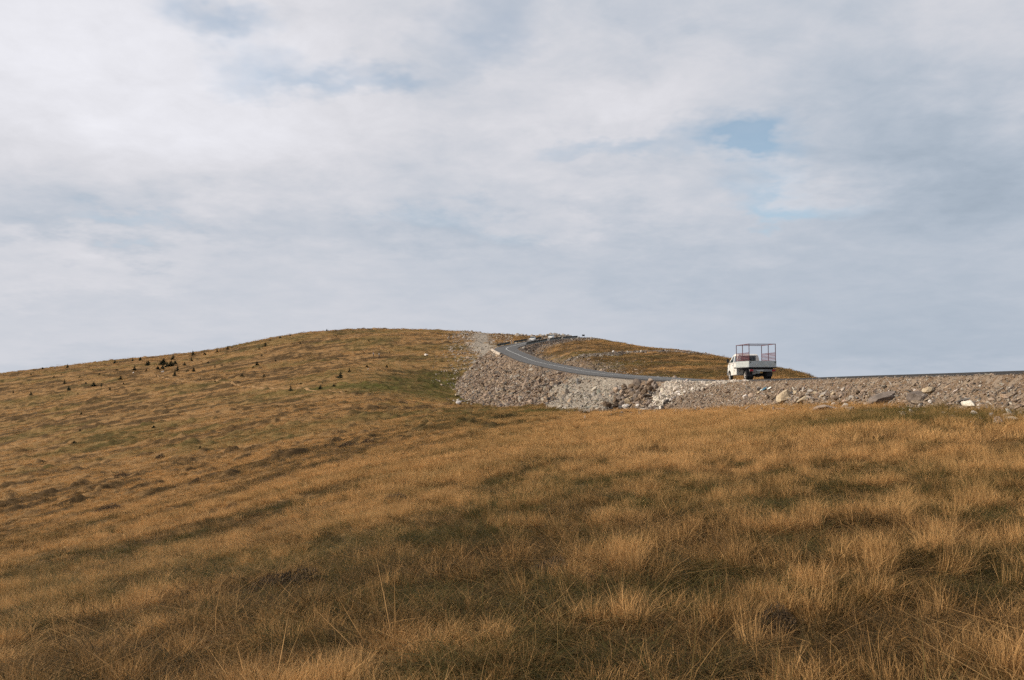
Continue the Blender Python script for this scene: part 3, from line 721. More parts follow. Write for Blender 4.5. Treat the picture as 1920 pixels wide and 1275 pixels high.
def emb_samples(n, power=1.0, emax=20, far_bias=0):
    i = rg.choice(ok, n); e = emax * rg.uniform(size=n) ** power + .05; w = -(HW + SH + e); f = rg.uniform(-.5, .5, n)
    X = RC[i, 0] + RN[i, 0] * w + RT[i, 0] * f; Y = RC[i, 1] + RN[i, 1] * w + RT[i, 1] * f; return X, Y, e
def on_emb(X, Y, info): return (info['emb'] | ((info['depth'] > -.25) & (info['s'] < 0))) & (info['d'] > HW + .3) & (info['s'] < 0)
# a dense pass
X, Y, e = emb_samples(66000, 1.0, 15); u = X / Y; dist = np.hypot(X, Y)
size = np.exp(rg.normal(np.log(.105), .72, len(X))) * np.clip(.55 + dist / 130, .6, 1.7) * (.7 + .5 * np.clip(e / 4, 0, 1)); size = np.clip(size, .05, 1.0) * np.where(dist < 110, np.clip(.3 + e * .6, 0, 1), 1); size = np.minimum(size, np.where(dist < 70, .38, 1.0))
uz = zu(X, Y, HW + SH + e); cone = (uz > .084) & (uz < .150) & (Y < 160); size[cone] *= np.where(rg.uniform(size=int(cone.sum())) < .2, 1.0, .5)
cols = mixpal(len(X), [(.40, BROWN), (.25, TAN), (.12, GREY), (.13, PINK), (.08, DK)])
cg = mixpal(len(X), [(.80, (.38, .345, .29)), (.1, TAN), (.1, (.5, .46, .40))]); cols[cone] = cg[cone]
rt = mixpal(len(X), [(.35, PINK), (.35, TAN), (.15, GREY), (.08, WHITE), (.07, DK)]); q = u > .36; cols[q] = rt[q]
pile = (uz > .150) & (uz < .203); bp_ = mixpal(len(X), [(.55, BROWN), (.35, DK), (.10, PINK)]); cols[pile] = bp_[pile] * .8
dz = (uz > .203) & (uz < .33); bd = mixpal(len(X), [(.62, BROWN), (.18, PINK), (.12, TAN), (.08, DK)]); cols[dz] = bd[dz]; size[dz] *= .8
bend = (Y > 170); size[bend] *= .88
bc = mixpal(len(X), [(.32, TAN), (.22, PINK), (.18, GREY), (.20, BROWN), (.08, DK)]); cols[bend] = bc[bend]
rubble_batch(X, Y, size, cols, on_emb)
n = 34000; i = rg.choice(idxs[(RC[:, 1] > 22) & (RC[:, 1] < 75)], n); e = rg.uniform(0, 3.2, n); X = RC[i, 0] - (HW + .5 + e) + rg.uniform(-.3, .3, n); Y = RC[i, 1] + rg.uniform(-.6, .6, n)
rubble_batch(X, Y, np.clip(np.exp(rg.normal(np.log(.06), .5, n)), .025, .3) * np.clip(.35 + e * .6, 0, 1), mixpal(n, [(.25, PINK), (.35, TAN), (.15, GREY), (.12, WHITE), (.13, DK)]), on_emb)
# shoulder gravel both sides
n = 16000; i = rg.choice(idxs[(RC[:, 1] > 20) & (RC[:, 1] < 330)], n); w = rg.choice([-1, 1], n) * (HW + rg.uniform(.3, 1.6, n))
X = RC[i, 0] + RN[i, 0] * w; Y = RC[i, 1] + RN[i, 1] * w
rubble_batch(X, Y, np.clip(rg.exponential(.035, n), .02, .16), mixpal(n, [(.5, TAN), (.3, GREY), (.2, PINK)]))
# white streak dumped from the shoulder, running down and away
n = 5200; q = rg.uniform(size=n) ** .8; jx = rg.normal(0, 1, n)
ptop = np.array([hit(1338, 715)[:2]]); pbot = np.array([hit(1226, 766)[:2]]); pm = np.array([hit(1270, 732)[:2]])
B = (1 - q)[:, None] ** 2 * ptop + 2 * ((1 - q) * q)[:, None] * pm + (q ** 2)[:, None] * pbot
wd = .30 + 1.1 * q; X = B[:, 0] + jx * wd * .55; Y = B[:, 1] + rg.normal(0, 1, n) * wd * .9
rubble_batch(X, Y, np.clip(np.exp(rg.normal(np.log(.12), .55, n)), .05, .5), pal(n, WHITE, .12), lambda X, Y, i: i['d'] > HW + .15, sink=.3)
n = 3800; i = rg.choice(idxs[(RC[:, 1] > 58) & (RC[:, 1] < 80)], n); e = rg.uniform(.0, 1, n) * np.interp(RC[i, 1], [58, 64, 72, 80], [.25, .9, 1.9, 2.2]); X = RC[i, 0] - (HW + .35 + e); Y = RC[i, 1] + rg.uniform(-.6, .6, n)
rubble_batch(X, Y, np.clip(np.exp(rg.normal(np.log(.085), .5, n)), .03, .26), pal(n, WHITE, .12), lambda X, Y, i: (i['d'] > HW + .15))
# stones left of the fill, on the ramp edges, over the green hollow
n = 2600; Yr = rg.uniform(228, 420, n); cx = np.interp(Yr, [225, 262, 300, 350, 400, 440], [-14, -14, -17.5, -20, -21, -21]); X = cx + rg.normal(0, 3.6, n)
rubble_batch(X, Yr, np.clip(np.exp(rg.normal(np.log(.30), .5, n)), .1, 1.2), mixpal(n, [(.35, WHITE), (.35, GREY), (.3, TAN)]), lambda X, Y, i: i['s'] < 2)
n = 1500; Yr = rg.uniform(250, 440, n); X = np.interp(Yr, [250, 300, 350, 440], [-3, -3, -4, -4]) + rg.normal(0, 3, n)
rubble_batch(X, Yr, np.clip(np.exp(rg.normal(np.log(.3), .5, n)), .1, 1.2), mixpal(n, [(.2, WHITE), (.5, GREY), (.3, PINK)]), lambda X, Y, i: i['d'] > HW + .5)
n = 500; X = rg.uniform(-20, -8, n); Y = rg.uniform(150, 205, n)
rubble_batch(X, Y, np.clip(np.exp(rg.normal(np.log(.22), .5, n)), .1, .8), mixpal(n, [(.5, WHITE), (.5, GREY)]), lambda X, Y, i: i['depth'] > -5)
# near foot: small stones straying into the grass
n = 1500; i = rg.choice(idxs[(RC[:, 1] > 22) & (RC[:, 1] < 120)], n); e = 2 + np.minimum(rg.exponential(1.2, n), 5) + (RC[i, 1] > 60) * rg.uniform(0, 5, n); X = RC[i, 0] + RN[i, 0] * -(HW + SH + e); Y = RC[i, 1] + RN[i, 1] * -(HW + SH + e)
rubble_batch(X, Y, np.clip(rg.exponential(.11, n), .05, .32), mixpal(n, [(.2, WHITE), (.4, TAN), (.3, GREY)]))
# the cut line round the right hill
TRK = [(1066, 676), (1078, 672), (1092, 669), (1112, 667), (1135, 665), (1155, 662), (1180, 661), (1210, 659.5), (1240, 659), (1265, 659), (1290, 660.5), (1310, 663)]
tp = [hit(*p) for p in TRK]
TC = catmull(tp, 1.0)
n = 3800; i = rg.integers(0, len(TC), n); X = TC[i, 0] + rg.normal(0, 1.2, n); Y = TC[i, 1] + rg.normal(0, 2.2, n)
rubble_batch(X, Y, np.clip(np.exp(rg.normal(np.log(.22), .5, n)), .1, .9), mixpal(n, [(.06, WHITE), (.34, GREY), (.3, BROWN), (.3, DK)]))
n = 6500; i = rg.choice(idxs[(RC[:, 1] > 150) & (RC[:, 1] < 300)], n); e = rg.exponential(3.2, n) + .6; w = HW + e; X = RC[i, 0] + RN[i, 0] * w; Y = RC[i, 1] + RN[i, 1] * w
rubble_batch(X, Y, np.clip(np.exp(rg.normal(np.log(.17), .5, n)), .06, .8), mixpal(n, [(.4, BROWN), (.25, DK), (.15, TAN), (.2, PINK)]))
# crest rubble berm beyond the bend and along the far road's uphill side
n = 3500; i = rg.choice(idxs[(RC[:, 1] > 262) & (RC[:, 1] < 420)], n); w = -(HW + rg.uniform(2, 9, n)); X = RC[i, 0] + RN[i, 0] * w; Y = RC[i, 1] + RN[i, 1] * w
rubble_batch(X, Y, np.clip(np.exp(rg.normal(np.log(.35), .5, n)), .15, 1.3), mixpal(n, [(.55, GREY), (.25, PINK), (.2, DK)]))
n = 2500; i = rg.choice(idxs[(RC[:, 1] > 225) & (RC[:, 1] < 420)], n); w = (HW + rg.uniform(1, 7, n)); X = RC[i, 0] + RN[i, 0] * w; Y = RC[i, 1] + RN[i, 1] * w
rubble_batch(X, Y, np.clip(np.exp(rg.normal(np.log(.3), .5, n)), .12, 1.1), mixpal(n, [(.45, GREY), (.3, PINK), (.25, DK)]))
# earth bank verge beyond the road, tan clods
n = 3500; i = rg.choice(idxs[(RC[:, 1] > 60) & (RC[:, 1] < 190)], n); w = (HW + .8 + rg.exponential(1.2, n)); X = RC[i, 0] + RN[i, 0] * w; Y = RC[i, 1] + RN[i, 1] * w
rubble_batch(X, Y, np.clip(np.exp(rg.normal(np.log(.14), .5, n)), .05, .5), mixpal(n, [(.7, TAN), (.2, WHITE), (.1, GREY)]))
P_ = np.vstack(RP)
scatter('rubble', 'loose stones and gravel strewn over the slopes beside the road', P_, np.vstack(RRt), np.vstack(RS), rg.integers(0, 12, len(P_)), RSRC, np.vstack(RCo), color=True)
print('rubble', len(P_))

#@@BOULDERS
ROCKM = {}
def boulder(px, py, wpx, label, m='rock_tan', group=None, asp=.6, flat=.6, rot=None, seed=None, D=None, name='boulder', cat='rock', sink=.25, tilt=(0, 0)):
    x, y, z = hit(px, py) if D is None else ((px - 960) / FPX * D, D, 0)
    if D is not None: z = gz(x, y)
    w = wpx / FPX * y; seed = random.randrange(14) if seed is None else seed
    key = (m, seed, round(asp, 1), round(flat, 1))
    if key not in ROCKM: ROCKM[key] = rock_mesh('boulder', 900 + seed, 1, asp, flat, 8, M[m], sub=3)
    o = link(name, ROCKM[key]); o.location = (x, y, z + w * flat * .5 * (1 - 2 * sink)); o.scale = (w, w, w)
    o.rotation_euler = (tilt[0], tilt[1], random.uniform(0, 6.28) if rot is None else rot)
    tag(o, label, cat, group); return o
B_ = boulder
B_(1472, 752, 30, 'pale tan squared boulder, largest block on the slope below and right of the truck', 'rock_tan', asp=.8, flat=.95, rot=.3, seed=2, tilt=(0, .15))
B_(1545, 741, 22, 'long grey leaning slab pointing up the slope right of the pale tan squared boulder', 'rock_grey', asp=.35, flat=.3, rot=.2, seed=3, tilt=(0, -.7))
B_(1508, 752, 34, 'long orange-tan slab lying low beside the pale tan squared boulder', 'rock_tan', asp=.4, flat=.28, rot=.1, seed=4, tilt=(0, -.35))
B_(1520, 736, 11, 'light blue-grey block above the orange-tan slab', 'rock_grey', asp=.8, flat=.7, seed=5)
B_(1664, 751, 64, 'big dark peaked boulder at the foot of the slope, left one of the dark pair', 'rock_dark', asp=.5, flat=.40, rot=.15, seed=6, tilt=(0, -.12), sink=.42)
B_(1722, 752, 36, 'dark rounded boulder beside the tan wedge at the foot of the slope', 'rock_dark', asp=.8, flat=.6, rot=.1, seed=7, sink=.22)
B_(1744, 737, 28, 'tan wedge shaped slab resting above the dark rounded boulder', 'rock_tan', asp=.6, flat=.42, rot=.0, seed=8, tilt=(0, .1), sink=.1)
B_(1550, 772, 44, 'flat pinkish tan slab lying in golden grass below the slope', 'rock_pink', asp=.6, flat=.30, rot=.05, seed=9, sink=.05)
B_(1628, 773, 24, 'thin light slab half hidden in grass left of the green patch', 'rock_grey', asp=.5, flat=.22, rot=.1, seed=10, sink=.1)
B_(1893, 790, 46, 'low domed tan rock in grass at the far right', 'rock_tan', asp=.7, flat=.26, rot=.1, seed=11, sink=.2)
B_(1746, 757, 9, 'small white rounded rock on the green patch', 'rock_white', asp=.9, flat=.8, seed=12, sink=.1)
B_(1726, 766, 14, 'small grey slanting stone low on the green patch', 'rock_grey', asp=.5, flat=.5, seed=13, sink=.1)
B_(1834, 768, 11, 'small white flat stone on the green patch nearest the right end', 'rock_white', asp=.6, flat=.4, seed=1, sink=.1)
B_(1866, 777, 11, 'small tan flat stone left of the low domed rock', 'rock_tan', asp=.6, flat=.3, seed=0, sink=.1)
B_(1905, 754, 15, 'long pinkish slab at the foot of the gravel slope, far right', 'rock_pink', asp=.5, flat=.45, seed=3, rot=.1, sink=.1)
B_(1860, 752, 12, 'rounded pinkish block left of the long pinkish slab', 'rock_pink', asp=.8, flat=.7, seed=5, sink=.1)
B_(1398, 747, 12, 'pale pink angular rock in brown dirt below the truck', 'rock_white', asp=.7, flat=.6, seed=4, sink=.1)
B_(1178, 759, 14, 'rounded beige boulder in front of the dark brown pile', 'rock_tan', asp=.9, flat=.95, seed=2, sink=.1)
B_(1184, 748, 8, 'small light orange rock above the rounded beige boulder', 'rock_tan', asp=.8, flat=.7, seed=6, sink=.1)
B_(1195, 724, 15, 'dark brown boulder crowning the brown pile', 'rock_dark', asp=.8, flat=.9, seed=7, sink=.05)
B_(1162, 751, 13, 'very dark boulder on the left side of the brown pile', 'rock_dark', asp=.8, flat=.9, seed=8, sink=.05)
B_(1221, 722, 18, 'broad tan boulder at the upper right of the brown pile', 'rock_pink', asp=.8, flat=.7, seed=9, sink=.05)
B_(1174, 766, 13, 'pale boulder at the base of the brown pile', 'rock_white', asp=.7, flat=.6, seed=10, sink=.1)
B_(1196, 764, 9, 'rounded white stone between the brown pile and the white rubble', 'rock_white', asp=.9, flat=.8, seed=11, sink=.1)
B_(1139, 764, 16, 'dull brown boulder at the left foot of the brown pile', 'rock_brown', asp=.8, flat=.8, seed=12, sink=.1)
B_(1154, 764, 12, 'jagged brown boulder second from the left at the foot of the brown pile', 'rock_brown', asp=.8, flat=.9, seed=13, sink=.1)
B_(860, 758, 10, 'cream block in grass, lowest stone left of the rocky bank', 'rock_white', asp=.7, flat=.7, seed=1, sink=.1)
B_(857, 743, 9, 'light boulder above the cream block beside the rocky bank', 'rock_tan', asp=.8, flat=.7, seed=2, sink=.1)
B_(866, 754, 6, 'small grey stone right of the cream block', 'rock_grey', seed=3, sink=.1)
B_(799, 667, 8, 'white block among stones on the green hollow', 'rock_white', seed=4, asp=.7, flat=.5, sink=.1)
B_(690, 693, 4, 'small white stone alone on the brown slope', 'rock_white', seed=5)
B_(305, 699, 5, 'small white stone beside the footpath', 'rock_white', seed=6)
B_(250, 700, 5, 'pale stone left of the footpath', 'rock_white', seed=7)
B_(1150, 661, 5, 'white round rock on the stone line round the right hill', 'rock_white', seed=8, asp=.9, flat=.9)
B_(1094, 666, 5, 'light block at the left end of the stone line', 'rock_grey', seed=9)
B_(1104, 638.5, 5, 'pale block on the crest just right of the sign', 'rock_white', seed=10)
B_(1109, 636, 6, 'dull boulder on the crest right of the pale block', 'rock_grey', seed=11, asp=.9, flat=.9)
for (px, py, w) in ((1162, 147, 4), (1157, 149, 4), (1225, 128, 4), (1233, 127, 5)): B_(px, 704, w, 'small white stone lying on the verge beyond the road', 'rock_white', 'white stones on the far verge', D=py)
# the brown pile
for k in range(85):
    a = rg.normal(0, 1, 2); px = 1190 + a[0] * 21; py = 742 - a[0] * 7 + a[1] * 9
    if not (1128 < px < 1240 and 719 < py < 766 and py > 766 - (px - 1118) * 1.1): continue
    B_(px, py, random.uniform(6, 14), 'brown boulder heaped in the dark pile beside the pale gravel', random.choice(['rock_brown', 'rock_brown', 'rock_brown', 'rock_dark', 'rock_dark', 'rock_pink']), 'brown boulders of the dark pile', .8, .8, sink=.05)
for k in range(55):
    px = random.uniform(1400, 1650); py = 752 - abs(random.gauss(0, 8)) - (px - 1400) * .01
    B_(px, py, random.uniform(6, 16), 'tan slab scattered along the foot of the slope right of the truck', random.choice(['rock_tan', 'rock_pink', 'rock_grey', 'rock_brown']), 'tan slabs at the foot of the slope', .5, .5, sink=.1, tilt=(0, random.uniform(-.6, .1)))
for k in range(60):
    px = random.uniform(872, 1020); py = random.triangular(668, 756, 752)
    if py < 660 + (px - 872) * .35: continue
    B_(px, py, random.uniform(3.5, 7.5), 'angular rock on the high rocky bank below the bend', random.choice(['rock_tan', 'rock_pink', 'rock_grey', 'rock_brown', 'rock_dark']), 'rocks on the bank below the bend', .7, .7, sink=.05)
for k in range(22):
    px = random.uniform(1220, 1320); py = 764 - (px - 1220) * .42 + random.gauss(0, 3)
    B_(px, py, random.uniform(4, 9), 'white stone in the pale streak of rubble below the road', 'rock_white', 'white stones of the pale streak', .7, .7, sink=.05)
# crest boulders: edge of the hill top and the berm above the far road
for (px, w) in ((672, 7), (680, 9), (690, 6), (702, 10), (715, 6), (722, 9), (735, 5)):
    x, y, z = hit(px, 612, 300); B_(px, 617, w, 'low grey outcrop rock on the hill crest', 'rock_grey', 'outcrop rocks on the hill crest', .8, .35, sink=.15, D=400)
for (px, w) in ((884, 6), (970, 8), (978, 7), (986, 6), (997, 6), (1006, 5), (1013, 7), (1020, 6), (1027, 7), (1034, 9), (1041, 9), (1049, 7), (1057, 8), (1064, 7), (1071, 6)):
    B_(px, 630, w * 1.1, 'grey boulder in the row along the crest above the far road', 'rock_grey', 'boulders along the crest', .8, .75, sink=.12, D=402)
# each grouped rock is singled out by colour, row and order
CW = {'tan_rock': 'tan', 'brown_rock': 'brown', 'dark_rock': 'dark', 'grey_rock': 'grey', 'white_rock': 'white', 'pinkish_rock': 'pinkish'}
OW = ['first', 'second', 'third', 'fourth', 'fifth', 'sixth', 'seventh', 'eighth', 'ninth', 'tenth', 'eleventh', 'twelfth', 'thirteenth', 'fourteenth', 'fifteenth', 'sixteenth', 'seventeenth', 'eighteenth', 'nineteenth', 'twentieth']
OW += ['twenty-' + w for w in OW[:9]] + ['thirtieth'] + ['thirty-' + w for w in OW[:9]]
for grp, noun, place, nrow in (('brown boulders of the dark pile', 'boulder', 'of the dark pile', 3), ('tan slabs at the foot of the slope', 'slab', 'below the truck', 2),
                               ('rocks on the bank below the bend', 'rock', 'of the bend bank', 3), ('white stones of the pale streak', 'stone', 'of the pale streak', 1),
                               ('boulders along the crest', 'boulder', 'on the road crest', 1), ('outcrop rocks on the hill crest', 'rock', 'of the hilltop outcrop', 1), ('white stones on the far verge', 'stone', 'on the verge beyond the road', 1)):
    os_ = [o for o in COL.objects if o.get('group') == grp]
    el = lambda o: o.location.z / o.location.y
    os_.sort(key=el); per = math.ceil(len(os_) / nrow)
    for r_ in range(nrow):
        row = sorted(os_[r_ * per:(r_ + 1) * per], key=lambda o: o.location.x / o.location.y)
        rn = {1: ['row'], 2: ['lower row', 'upper row'], 3: ['lowest third', 'middle third', 'top third']}[nrow][r_]
        for k, o in enumerate(row):
            o['label'] = '%s %s, %s from the left in the %s %s' % (CW[o.data.materials[0].name], noun, OW[k], rn, place)
# small earth heap beside the road
def heap(px, D, wpx, hpx, label):
    x, y = (px - 960) / FPX * D, D; z = gz(x, y); w = wpx / FPX * y / 2; h = hpx / FPX * y; bm = bmesh.new(); n = 26; rings = []
    for j in range(9):
        f = j / 8; ring_ = []
        for i in range(n):
            a = 2 * math.pi * i / n; rr = w * (1 - f) ** 1.0 * (1 + .12 * math.sin(3 * a + 1) + .08 * random.uniform(-1, 1)); ring_.append(bm.verts.new((rr * math.cos(a) + f * w * .1, rr * math.sin(a) * .9, h * f - .1 + random.uniform(-.03, .03))))
        rings.append(ring_)
    for a, b in zip(rings, rings[1:]):
        for i in range(n): bm.faces.new((a[i], a[(i + 1) % n], b[(i + 1) % n], b[i]))
    bm.faces.new(rings[-1]); o = obj('gravel_heap', bm, M['rock_pink'], smooth=False, loc=(x, y, z)); tag(o, label, 'gravel heap')
heap(1264, 121, 22, 9, 'small pointed gravel heap standing beyond the road left of the truck')

# ------------------------------------------------------------------ spruces
def spruce_meshes(seed, wide=.34):
    g = random.Random(seed); V = []; F = []
    def leaf(p, d, L, w):
        n = d.cross(Vector((0, 0, 1))); n.normalize(); up = Vector((0, 0, 1)); a = len(V)
        q = p + d * L; V.extend([p - n * w, q - n * w * .2 + up * g.uniform(-.01, .01), q + n * w * .2, p + n * w]); F.append((a, a + 1, a + 2, a + 3))
        a = len(V); V.extend([p + up * w * .7, q, q - up * w * .5, p - up * w * .7]); F.append((a, a + 1, a + 2, a + 3))
    tiers = 15
    for k in range(tiers):
        f = k / tiers; z = .05 + f * .90; rr = wide * (1 - f) ** .85 * g.uniform(.75, 1.2)
        nb = int(12 * (1 - f) + 5)
        for i in range(nb):
            a = g.uniform(0, 6.28); L = rr * g.uniform(.6, 1.15); d = Vector((math.cos(a), math.sin(a), g.uniform(-.42, .05))); d.normalize()
            p = Vector((0, 0, z)); leaf(p, d, L, .028)
            for s_ in (.35, .6, .85):
                for sd in (-1, 1):
                    a2 = a + sd * g.uniform(.5, 1.0); leaf(p + d * L * s_, Vector((math.cos(a2), math.sin(a2), -.25)).normalized(), L * .35, .022)
    leaf(Vector((0, 0, .9)), Vector((.03, 0, 1)).normalized(), .12, .012)
    crown = np_mesh('crown', [tuple(v) for v in V], F, [M['needles']], False)
    bm = bmesh.new(); bmesh.ops.create_cone(bm, cap_ends=True, segments=7, radius1=.028, radius2=.006, depth=1.1, matrix=Matrix.Translation((0, 0, .45)))
    tr = bpy.data.meshes.new('trunk'); bm.to_mesh(tr); bm.free(); tr.materials.append(M['bark']); return crown, tr
SPM = [spruce_meshes(1, .26), spruce_meshes(2, .34), spruce_meshes(3, .42), spruce_meshes(4, .6)]
def spruce(px, py, hpx, label, group, var=None, D=None):
    x, y, z = hit(px, py) if D is None else ((px - 960) / FPX * D, D, gz((px - 960) / FPX * D, D))
    h = hpx / FPX * y * 1.12; v = (random.choice([0, 1, 1, 2]) if hpx > 6 else random.choice([1, 2, 3])) if var is None else var
    t_ = empty('spruce', (x, y, z - .05 * h), random.uniform(0, 6.28)); t_.scale = (h * random.uniform(.75, 1.7), h * random.uniform(.75, 1.7), h); t_.rotation_euler[0] = random.uniform(-.08, .08); t_.rotation_euler[1] = random.uniform(-.08, .08); tag(t_, label, 'spruce', group)
    link('crown', SPM[v][0], t_); link('trunk', SPM[v][1], t_)
ORD = ['first', 'second', 'third', 'fourth', 'fifth', 'sixth', 'seventh', 'eighth', 'ninth', 'tenth', 'eleventh', 'twelfth', 'thirteenth', 'fourteenth', 'fifteenth', 'sixteenth', 'seventeenth', 'eighteenth', 'nineteenth', 'twentieth']
SP = {
 'far left slope': [(25,737,6),(58,741,7),(58,703,4),(80,692,4),(101,709,5),(113,744,4),(121,721,9),(129,732,9),(127,690,8),(146,740,4),(115,703,3),(150,708,4)],
 'slope left of the footpath': [(176,725,9),(190,725,7),(186,703,4),(206,731,7),(226,712,8),(232,721,4),(219,695,3),(161,720,4),(174,694,3),(195,694,3)],
 'upper slope left of the thicket': [(215,682,8),(249,677,7),(263,675,6),(252,693,9),(277,685,10),(274,697,7)],
 'thicket above the footpath': [(296,692,6),(306,684,13),(305,691,9),(313,689,12),(321,687,11),(328,684,8),(332,697,13),(327,706,12)],
 'slope right of the thicket': [(324,675,11),(346,686,6),(352,697,5),(363,697,8),(359,677,8),(362,666,9),(390,682,4),(403,689,5),(416,687,5),(376,711,4),(403,713,4)],
 'left skyline': [(384,665,4),(407,661,7),(413,660,4),(427,655,7),(435,653,3),(484,642,3),(525,634,5),(544,630,4),(506,639,3),(613,621,5)],
 'slope above the footpath': [(454,705,6),(475,691,5),(482,685,8),(495,708,8),(491,668,5),(486,655,5),(498,650,9),(563,645,5),(517,678,4)],
 'middle of the brown hill': [(545,733,11),(601,730,9),(626,725,5),(638,709,13),(655,698,9),(688,688,5),(725,690,5),(692,641,3),(731,662,4),(564,721,4),(605,719,4)],
 'lower left slope': [(152,778,7),(150,808,5),(139,831,5),(288,802,5),(375,841,7)],
}
for zone, L_ in SP.items():
    L_ = sorted(L_)
    for k, (px, py, h) in enumerate(L_):
        sz = 'small' if h > 6 else 'tiny'
        lab = '%s dark spruce, %s from the left on the %s' % (sz, ORD[k], zone) if 'thicket above' not in zone else '%s dark spruce, %s from the left in the %s' % (sz, ORD[k], zone)
        if zone == 'middle of the brown hill': lab = '%s dark spruce, %s from the left in the middle of the brown hill' % (sz, ORD[k])
        spruce(px, py, h, lab, 'young spruces on the hill', D=None if zone != 'left skyline' else None)

# ------------------------------------------------------------------ heather mounds
def heather_mesh(seed):
    g = random.Random(seed); V = []; F = []
    for k in range(2600):
        a = g.uniform(0, 6.28); rr = math.sqrt(g.uniform(0, 1)); x, y = rr * math.cos(a), rr * math.sin(a); rr = rr * (1 + .22 * math.sin(3 * a + seed) + .12 * math.sin(7 * a)); x, y = rr * math.cos(a), rr * math.sin(a); top = .5 * max(0, 1 - rr * rr) * (1 + .35 * math.sin(4 * x + seed) * math.cos(5 * y)); z = top * g.uniform(.3, 1)
        d = Vector((x * .5 + g.gauss(0, .35), y * .5 + g.gauss(0, .35), 1)).normalized(); L = g.uniform(.05, .12); s_ = Vector((g.gauss(0, 1), g.gauss(0, 1), 0)).normalized() * g.uniform(.006, .016)
        p = Vector((x, y, z)); i = len(V); V.extend([p - s_, p + s_, p + d * L]); F.append((i, i + 1, i + 2))
    return np_mesh('heather', [tuple(v) for v in V], F, [M['heather']], False)
HM = [heather_mesh(k) for k in range(4)]
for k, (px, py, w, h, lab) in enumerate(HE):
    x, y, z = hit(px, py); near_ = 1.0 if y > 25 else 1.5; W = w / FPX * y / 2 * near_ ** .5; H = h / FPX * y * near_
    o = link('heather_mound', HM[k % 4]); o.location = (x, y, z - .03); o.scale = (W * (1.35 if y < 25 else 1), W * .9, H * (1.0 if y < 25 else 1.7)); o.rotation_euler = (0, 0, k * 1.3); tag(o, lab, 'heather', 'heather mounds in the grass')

#@@TRUCK
# ------------------------------------------------------------------ wheels
def wheel(parent, cx, cy, r, w, side, name='wheel', rimm='rim'):
    """side -1 left, +1 right; cx is the outer face"""
    h = empty(name, (cx, cy, r)); h.parent = parent
    s_ = side; bm = bmesh.new()
    lathe_x(bm, [(-w * s_, r * .62), (-w * s_, r * .93), (-w * .85 * s_, r), (-w * .15 * s_, r), (0, r * .93), (0, r * .66), (-.03 * s_, r * .62)], 0, 0, 0); bmesh.ops.recalc_face_normals(bm, faces=bm.faces); obj('tyre', bm, M['tyre'], h)
    bm = bmesh.new(); lathe_x(bm, [(-w * .5 * s_, r * .60), (-.012 * s_, r * .64), (-.02 * s_, r * .56), (-.06 * s_, r * .45), (-.05 * s_, r * .22), (-.0 * s_, r * .18), (.01 * s_, r * .05)], 0, 0, 0)
    bmesh.ops.recalc_face_normals(bm, faces=bm.faces); obj('rim', bm, M[rimm], h)
    return h

# ------------------------------------------------------------------ flatbed truck, origin on the road under the rear axle
TX, TY = 19.15, 66.6
tk = empty('flatbed_truck', (TX, TY, 0), R(3.2)); k = int(np.argmin(np.abs(RC[:, 1] - TY))); tk.location.z = RC[k, 2] + .035
tk.rotation_euler[0] = R(.2)
tag(tk, 'white flatbed truck with grey drop sides and dark red tube cage on the road', 'truck')
# cab
def arc(cy, cz, r, a0, a1, n=12): return [(cy + r * math.cos(R(a0 + (a1 - a0) * i / n)), cz + r * math.sin(R(a0 + (a1 - a0) * i / n))) for i in range(n + 1)]
FA = 4.0; CB = 2.15
low_poly = [(CB, .42), (CB, 1.36), (4.25, 1.34), (4.62, 1.22), (4.86, .98), (4.92, .60), (4.86, .36)] + arc(FA, .36, .42, 0, 180)[:] + [(3.5, .36)]
# greenhouse above the belt line
up_poly = [(CB, 1.358), (CB + .03, 1.98), (CB + .12, 2.06), (3.0, 2.10), (3.28, 2.05), (4.22, 1.338)]
hwf = lambda y, z: .965 - .0 * z - max(0, y - 4.3) * .22
huf = lambda y, z: .955 - (z - 1.34) * .20
bm = bmesh.new(); prism_x(bm, low_poly, hwf); bmesh.ops.bevel(bm, geom=[e for e in bm.edges if abs(e.verts[0].co.x) > .8 and (e.verts[0].co.x * e.verts[1].co.x > 0) and e.verts[0].co.z > .9], offset=.03, segments=2, affect='EDGES')
cab = obj('cab', bm, M['white'], tk)
bm = bmesh.new(); prism_x(bm, up_poly, huf); bmesh.ops.bevel(bm, geom=[e for e in bm.edges if (e.verts[0].co.x * e.verts[1].co.x > 0) and min(v.co.z for v in e.verts) > 1.5], offset=.05, segments=3, affect='EDGES')
obj('cab_roof', bm, M['white'], tk)
def sidepanel(name, poly, off, m, parent, fx=huf):
    for s_ in (-1, 1):
        bm = bmesh.new(); a = [bm.verts.new((s_ * (fx(y, z) + off), y, z)) for y, z in poly]; b_ = [bm.verts.new((s_ * (fx(y, z) - .02), y, z)) for y, z in poly]
        bm.faces.new(a); n = len(poly)
        for i in range(n): bm.faces.new((a[i], a[(i + 1) % n], b_[(i + 1) % n], b_[i]))
        bmesh.ops.recalc_face_normals(bm, faces=bm.faces); obj(name, bm, m, parent)
sidepanel('door_window', [(3.02, 1.40), (3.02, 1.93), (3.24, 1.92), (3.98, 1.40)], .006, M['glass'], tk)
sidepanel('rear_side_window', [(2.30, 1.40), (2.34, 1.92), (2.84, 1.94), (2.84, 1.40)], .006, M['glass'], tk)
sidepanel('rub_strip', [(CB + .02, .90), (CB + .02, 1.0), (4.55, .98), (4.55, .89)], .014, M['black'], tk, hwf)
for yy in (2.93, 3.92): sidepanel('door_seam', [(yy - .008, .45), (yy - .008, 1.34), (yy + .008, 1.34), (yy + .008, .45)], .003, M['black'], tk, hwf)
sidepanel('door_handle', [(3.0, 1.12), (3.0, 1.17), (3.2, 1.17), (3.2, 1.12)], .02, M['black'], tk, hwf)
